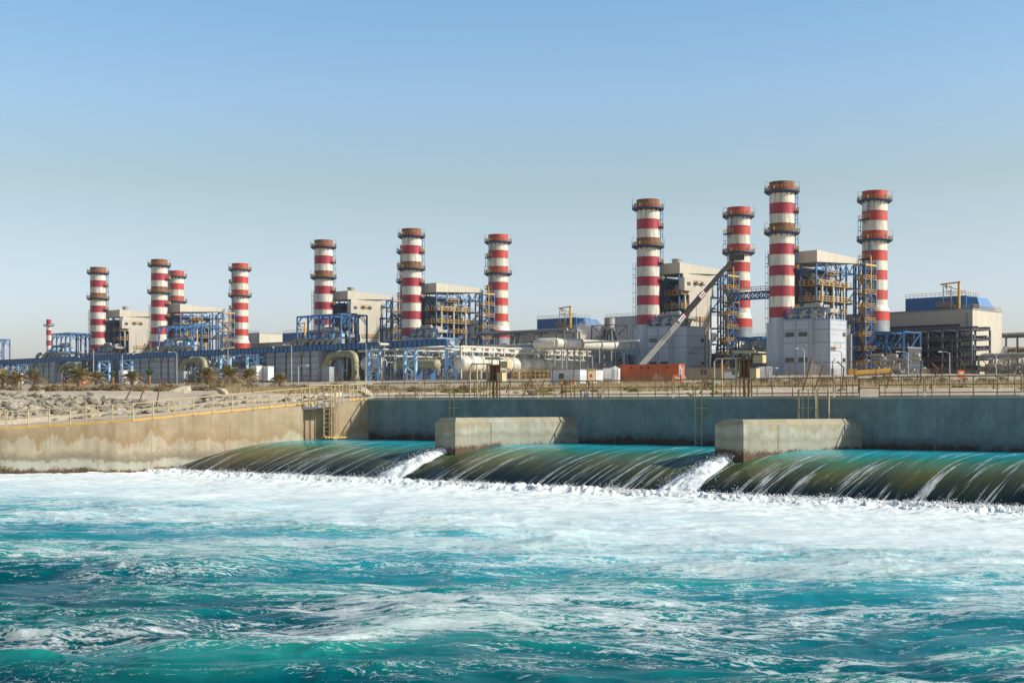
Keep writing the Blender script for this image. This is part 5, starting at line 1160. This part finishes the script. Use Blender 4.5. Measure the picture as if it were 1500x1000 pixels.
while n<285:
    px=R.uniform(-60,470)*1.0; 
    if px>230 and R.random()<.45: continue
    w0=wallpt(px); t_=R.random()**.8; dmax=lerp(px,[(0,27),(200,20),(330,11),(470,8)]); d=w0.y+6.2+t_*(dmax-5)
    s=R.uniform(.24,.55)*(1 if px<230 else .7); rock(Vector(((px-CX)/F*d,d,G(px,d)+s*.2)),s,'rough grey tan riprap boulder among many on the slope behind the wing wall','riprap boulders left of the weir',n); n+=1
b=MB()
tm_=[]
for m_ in rms[:4]: tm_.append(([v.co.copy() for v in m_.vertices],[tuple(p.vertices) for p in m_.polygons]))
for k in range(2600):
    px=R.uniform(-60,480)
    if px>230 and R.random()<.5: continue
    w0=wallpt(px); dmax=lerp(px,[(0,28),(200,22),(330,13),(470,8)]); d=w0.y+R.uniform(.6,1)*0+6+R.random()*(dmax-6); s=R.uniform(.1,.27); q=Vector(((px-CX)/F*d,d,G(px,d)+.02)); M_=Matrix.Rotation(R.uniform(0,6),3,'Z')@Matrix.Rotation(R.uniform(-.6,.6),3,'X')
    vs,fs=tm_[k%4]; b.add([q+M_@(v*s) for v in vs],fs,k%2)
tag(b.build('rubble',['rock','rock_dark']),'small grey rubble filling the gaps between the riprap boulders','rubble',None,'stuff')
for i,(px,d,s,lab) in enumerate(((262,118,.75,'pointed pale rock standing alone above the riprap'),(326,116,.7,'squat pale rock alone right of the pointed one'),(536,103,.7,'reddish brown rock mound at the wall corner'))):
    rock(Vector(((px-CX)/F*d,d,G(px,d)+.3)),s,lab,None,i*3+1)
for k in range(26):
    px=R.choice((R.uniform(560,900),R.uniform(900,1480))); d=wallpt(px).y+R.uniform(4,40); s=R.uniform(.12,.38); rock(Vector(((px-CX)/F*d,d,G(px,d)+s*.3)),s,'small loose stone on the sand behind the back wall railing','loose stones on the sand',k)
# ------------------------------------------------------------------ plants
def palm(px,ybase,hpx,label,kind=0,seed=0):
    rr=random.Random(seed+5); d=lerp(ybase,[(566,330),(572,285),(576,250)]); hpx*=1.22; gz=G(px,d); H=hpx/F*d; r=empty('palm_tree',((px-CX)/F*d,d,gz-.1),rr.uniform(0,6),label,'palm tree','date palms in front of the evaporators')
    th=H*(.5 if kind==0 else .62); b=MB(); lx=rr.uniform(-.2,.2); b.tube([(0,0,-.2),(lx*.4,0,th*.5),(lx,0,th)],[.34,.28,.30],9); 
    for k in range(10): z=th*k/10; b.tube([(lx*z/th,0,z),(lx*z/th,0,z+.12)],[.30,.40],9)
    b.build('trunk','trunk' if kind==0 else 'trunk_orange',r); c=MB(); top=Vector((lx,0,th)); nf=62 if kind==0 else 26
    for k in range(nf):
        az=rr.uniform(0,6.283); el=rr.uniform(-.35,1.35) if kind==0 else rr.uniform(.9,1.5); L_=H*rr.uniform(.42,.6)*(1 if kind==0 else .55); mi=0 if el>.45 else 1
        if rr.random()<.25: mi=1
        if kind: mi=2
        dr=Vector((math.cos(az)*math.cos(el),math.sin(az)*math.cos(el),math.sin(el))); pts=[]; n=7; droop=.42 if kind==0 else .1
        for j in range(n+1): t_=j/n; pts.append(top+dr*L_*t_+Vector((0,0,-droop*L_*t_*t_)))
        c.tube(pts,[.05]*4+[.03]*4,3,mi,cap=False); side=dr.cross(Vector((0,0,1))).normalized()
        for j in range(1,n+1):
            for q in (0,.5):
                if j==n and q: continue
                p=pts[j] if not q else (pts[j]+pts[j+1])/2
                for sg in (-1,1):
                    ll=L_*.26*(1-.5*abs(j/n-.4)); e_=p+side*sg*ll*.75+dr*ll*.5+Vector((0,0,-ll*rr.uniform(.1,.6))); wv=dr*.10; c.add([p-wv,p+wv,e_],[(0,1,2)],mi)
    c.build('crown',['frond','frond_dry','frond_green'],r)
for i,(px,yb,h,k,lab) in enumerate(((4,575,33,0,'date palm cut by the left edge of the photo'),(25,576,31,0,'date palm beside the lamp at far left'),(49,575,32,0,'wide date palm in front of the left edge of the farthest evaporator'),(115,576,36,0,'tall ragged date palm left of the small orange sign'),(141,573,30,0,'date palm right of the small orange sign'),(165,571,26,1,'slim trimmed palm behind the left lattice leg'),(194,573,31,0,'spiky dry date palm in front of the small cabinets'),(219,572,29,1,'trimmed palm with green knob top and orange trunk'),(304,574,36,0,'dry date palm in front of the middle tan elbow pipe'),(336,576,38,0,'tall green topped date palm left of the middle lattice leg'),(367,575,34,0,'date palm in front of the transformer cabinets'),(410,570,24,0,'low date palm in front of the nearest evaporator'))): palm(px,yb,h,lab,k,i)
def bushmesh(seed,m,n=420,dry=False):
    rr=random.Random(seed); b=MB()
    for k in range(n):
        a=rr.uniform(0,6.283); e=rr.uniform(.05,1.5); rad=rr.uniform(.35,1)**.7; p=Vector((math.cos(a)*math.cos(e)*rad,math.sin(a)*math.cos(e)*rad*.8,math.sin(e)*rad*.75)); s=rr.uniform(.05,.13)
        if dry: q=p*1.25+Vector((rr.gauss(0,.1),rr.gauss(0,.1),rr.uniform(0,.2))); w=Vector((rr.gauss(0,.02),rr.gauss(0,.02),.02)); b.add([p*.5-w,p*.5+w,q],[(0,1,2)])
        u=Vector((rr.gauss(0,1),rr.gauss(0,1),rr.gauss(0,1))).normalized()*s; v=Vector((rr.gauss(0,1),rr.gauss(0,1),rr.gauss(0,1))).normalized()*s; b.add([p-u,p+v,p+u,p-v],[(0,1,2,3)])
    me=bpy.data.meshes.new('bush'); me.from_pydata(b.v,[],b.f); me.materials.append(MAT[m]); return me
bm=[bushmesh(1,'scrub',380,True),bushmesh(2,'scrub',450,True),bushmesh(3,'scrub_green',520),bushmesh(4,'scrub_green',450)]
def bush(px,d,s,kind,label,group):
    o=bpy.data.objects.new('shrub',bm[kind]); COL.objects.link(o); o.location=((px-CX)/F*d,d,G(px,d)-.05); o.scale=(s*R.uniform(.9,1.5),s,s*R.uniform(.7,1.0)); o.rotation_euler=(0,0,R.uniform(0,6)); tag(o,label,'shrub',group)
for k in range(95): px=R.uniform(-20,560); d=R.uniform(215,320) if px<350 else R.uniform(165,300); bush(px,d,R.uniform(.8,1.9),R.choice((0,1,1)),'dry brown scrub bush behind the left sand strip, below the evaporators','dry scrub on the left')
for k in range(90): px=R.uniform(540,1110); d=R.uniform(108,210); bush(px,d,R.uniform(.4,1.1),R.choice((0,1)),'dry brown scrub bush on the sand in the middle behind the railing','dry scrub in the middle')
b=MB()
for k in range(34000):
    z_=R.random(); px=R.uniform(540,1110) if z_<.72 else (R.uniform(330,540) if z_<.85 else R.uniform(1110,1500)); cl=noise.noise(Vector((px*.02,k*0,R.random()*.01)))
    w0=wallpt(px); d=w0.y+(R.uniform(14,75) if z_<.72 else R.uniform(60,140))
    X=(px-CX)/F*d
    if noise.noise(Vector((X*.12,d*.10,4)))<-.05: continue
    g0=G(px,d); h=R.uniform(.2,.6)*(1.7 if d>w0.y+50 else 1); a_=R.uniform(0,6.28); w_=.05; b.add([(X-w_,d,g0-.05),(X+w_,d+.03,g0-.05),(X+.35*h*math.cos(a_),d+.35*h*math.sin(a_),g0+h)],[(0,1,2)],0 if R.random()<.7 else 1)
tag(b.build('dry_grass',['scrub','frond_dry']),'dry ochre grass growing on the sand behind the railing','grass',None,'stuff')
for k in range(45): px=R.uniform(620,1060); d=wallpt(px).y+R.uniform(5,24); bush(px,d,R.uniform(.25,.6),R.choice((2,3)),'low yellow green bush just behind the middle railing','green bushes behind the railing')
b=MB(); tb=[([v.co.copy() for v in m_.vertices],[tuple(p.vertices) for p in m_.polygons]) for m_ in bm[:2]]
for k in range(240):
    px,d=(R.uniform(-20,560),R.uniform(210,320)) if k%2 else ((R.uniform(540,1110),R.uniform(125,215)) if k%4 else (R.uniform(1110,1500),R.uniform(170,240)))
    q=Vector(((px-CX)/F*d,d,G(px,d)-.05)); sc_=R.uniform(.5,1.3); M_=Matrix.Rotation(R.uniform(0,6),3,'Z'); vs,fs=tb[k%2]; b.add([q+M_@(v*sc_) for v in vs],fs)
tag(b.build('undergrowth','scrub'),'continuous brown undergrowth along the fences','undergrowth',None,'stuff')
for px in (1398,1408,1416,1497): bush(px,92,.55 if px<1420 else .5,2,'low bright green bush on the sand at the right','green bushes on the right sand')
for k in range(34): px=R.uniform(1120,1500); bush(px,R.uniform(160,240),R.uniform(.5,1.2),R.choice((0,1)),'dark dry bush along the far edge of the right sand','dry bushes at the right')
# ------------------------------------------------------------------ leaning posts and wire fences
posts=[((1175,581),(1190,522),0),((1191,581),(1206,535),0),((1232,582),(1236,538),1),((1127,578),(1138,548),0),((1360,579),(1374,540),1),((1297,578),(1309,526),0),((1454,573),(1456,555),0),((182,578),(199,553),0),((198,580),(214,562),0),((228,580),(235,554),0),((1024,582),(1041,549),0),((741,581),(751,541),0),((767,583),(781,542),0),((785,583),(798,556),0),((488,570),(495,549),0),((420,577),(432,566),0)]
plab=['right of the hooped frame, tallest of the pair','right of the hooped frame, shorter of the pair','with bent tip in front of the grey block corner','leaning left of the louvred block','with bent tip in front of the dark rack','in front of the rightmost chimney frame','short, near the right edge','leftmost of three on the left sand','middle of three on the left sand','rightmost of three on the left sand','behind the right gate hoist','thick, right of the left gate hoist','thin, right of the left gate hoist','leaning left of the control boxes','left of the caged ladder','fallen low, left of the caged ladder']
for (p,q,k),lab in zip(posts,plab):
    d=wallpt(p[0]).y+lerp(p[1],[(570,45),(582,7)]); A=Vector(((p[0]-CX)/F*d,d,G(p[0],d)-.1)); Bz=W(q[0],q[1],d); b=MB(); v=Bz-A; b.tube([(0,0,0),v*.45+Vector((.03,0,0)),v],[.06,.05,.045],6)
    if k: b.tube([v,v+Vector((-.4,0,.35))],.04,6)
    b.tube([v*.7,v*.7+Vector((.12,.05,-.1))],.02,4); simple('leaning_post',b,'rust_steel',A,0,'rusty leaning fence post '+lab,'post')
def fence(px0,px1,d0,d1,n,label,h=2.2,sag=0):
    P=[]
    for i in range(n+1): px=px0+(px1-px0)*i/n; d=d0+(d1-d0)*i/n; P.append(Vector(((px-CX)/F*d,d,G(px,d))))
    r=empty('wire_fence',P[0],0,label,'fence'); 
    for i,p in enumerate(P):
        b=MB(); o=p-P[0]; ln=R.gauss(0,.10); hh=h*R.uniform(.9,1.1); b.tube([o,o+Vector((ln,0,hh))],.05,5); b.tube([o+Vector((ln,0,hh)),o+Vector((ln+R.choice((-.35,.35)),0,hh+.45))],.04,4); b.build('post','rust_steel',r)
    b=MB()
    for i in range(n):
        p,q=P[i]-P[0],P[i+1]-P[0]; s=R.uniform(0,.5)*sag; N_=6; vs=[]
        for j in range(N_+1): t_=j/N_; c=p+(q-p)*t_; vs+=[c,c+Vector((0,0,h*.92-s*4*t_*(1-t_)))]
        b.add(vs,[(2*j,2*j+2,2*j+3,2*j+1) for j in range(N_)])
    b.build('netting','chain_link',r); w=MB()
    for i in range(n):
        p,q=P[i]-P[0],P[i+1]-P[0]
        for z in (h*.95,h+.15,h+.35): w.tube([p+Vector((0,0,z)),(p+q)/2+Vector((0,0,z-.1)),q+Vector((0,0,z))],.015,3)
    w.build('barbed_wire','rust_steel',r)
fence(560,1060,165,150,16,'sagging chain link fence across the middle behind the railing',2.2,1)
fence(1060,1540,158,150,15,'sagging chain link fence in front of the louvred block and dark rack',2.6,1.6)
fence(-20,520,262,215,24,'chain link fence on the left behind the sand and palms',2.4,.6)
# netting mound (torn fence heap) right
for px0,px1,py,d,lab in ((1150,1245,533,150,'heaped torn netting hanging in front of the pale grey block'),(1320,1400,538,150,'heaped torn netting in front of the dark rack'),(925,1010,549,170,'heaped torn netting in front of the container')):
    b=MB(); n=14; vs=[]
    A=Vector(((px0-CX)/F*d,d,G(px0,d)))
    for i in range(n+1):
        t_=i/n; px=px0+(px1-px0)*t_; g_=G(px,d); zt=CZ+(HY-py)/F*d; hh=(zt-g_)*math.sin(math.pi*min(1,max(.02,t_)))**.7*(1+.15*math.sin(i*2.3)); p=Vector(((px-CX)/F*d,d+.6*math.sin(i),g_)); vs+=[p-A,p-A+Vector((0,.2,hh))]
    b.add(vs,[(2*j,2*j+2,2*j+3,2*j+1) for j in range(n)]); simple('torn_netting',b,'chain_link',A,0,lab,'netting')
# ------------------------------------------------------------------ light, sky, camera
az=Vector((.975,-.22,0)).normalized(); EL=math.radians(32); sd=Vector((az.x*math.cos(EL),az.y*math.cos(EL),math.sin(EL)))
sl=bpy.data.lights.new('sun','SUN'); sl.energy=5; sl.angle=math.radians(.53); sl.color=(1,.94,.85); so=bpy.data.objects.new('sun',sl); COL.objects.link(so); so.rotation_euler=sd.to_track_quat('Z','Y').to_euler(); so.location=(0,0,100)
w=bpy.data.worlds.new('World'); S.world=w; w.use_nodes=True; N=w.node_tree.nodes; L=w.node_tree.links; bg=N['Background']; sk=N.new('ShaderNodeTexSky'); sk.sky_type='NISHITA'; sk.sun_disc=False; sk.sun_elevation=EL; sk.sun_rotation=math.atan2(az.x,az.y); sk.air_density=1.0; sk.dust_density=1.8; sk.ozone_density=2.5; sk.altitude=0
gn=N.new('ShaderNodeNewGeometry').outputs['Incoming']; sz=N.new('ShaderNodeSeparateXYZ'); L.new(gn,sz.inputs[0]); up=mth(N,L,'MULTIPLY',sz.outputs['Z'],-1)
hz=ramp(N,L,up,[(0,(.57,.53,.60)),(.0745,(.575,.532,.56)),(.11,(.55,.50,.475)),(.155,(.52,.475,.40)),(.214,(.505,.52,.50)),(.275,(.425,.52,.53)),(.5,(.10,.16,.21)),(.8,(.05,.08,.11))])
L.new(mixc(N,L,1.0,sk.outputs[0],mixc(N,L,1.0,hz,(2.5,2.5,2.5),'MULTIPLY'),'MULTIPLY'),bg.inputs['Color']); bg.inputs['Strength'].default_value=.148
cam=bpy.data.cameras.new('camera'); co=bpy.data.objects.new('camera',cam); COL.objects.link(co); co.location=(0,0,CZ); co.rotation_euler=(math.radians(90),0,0); cam.sensor_width=36; cam.lens=F/1500*36; cam.shift_y=(HY-500)/1500; cam.clip_end=6000; cam.clip_start=.5; S.camera=co
S.view_settings.view_transform='Standard'; S.view_settings.look='None'; S.view_settings.exposure=0; S.view_settings.gamma=1
S.render.engine='CYCLES'

if HAZE:
    b=MB(); b.box(-9000,9000,-400,2700,-4,75); m=bpy.data.materials.new('haze'); m.use_nodes=True; N=m.node_tree.nodes; L=m.node_tree.links; N.remove(N['Principled BSDF']); pv=N.new('ShaderNodeVolumePrincipled'); pv.inputs['Color'].default_value=(.93,.96,1,1); pv.inputs['Density'].default_value=HAZE; L.new(pv.outputs[0],N['Material Output'].inputs['Volume']); MAT['haze']=m
    tag(b.build('haze','haze'),'thin pale haze over the water and the distant plant','haze',None,'stuff')
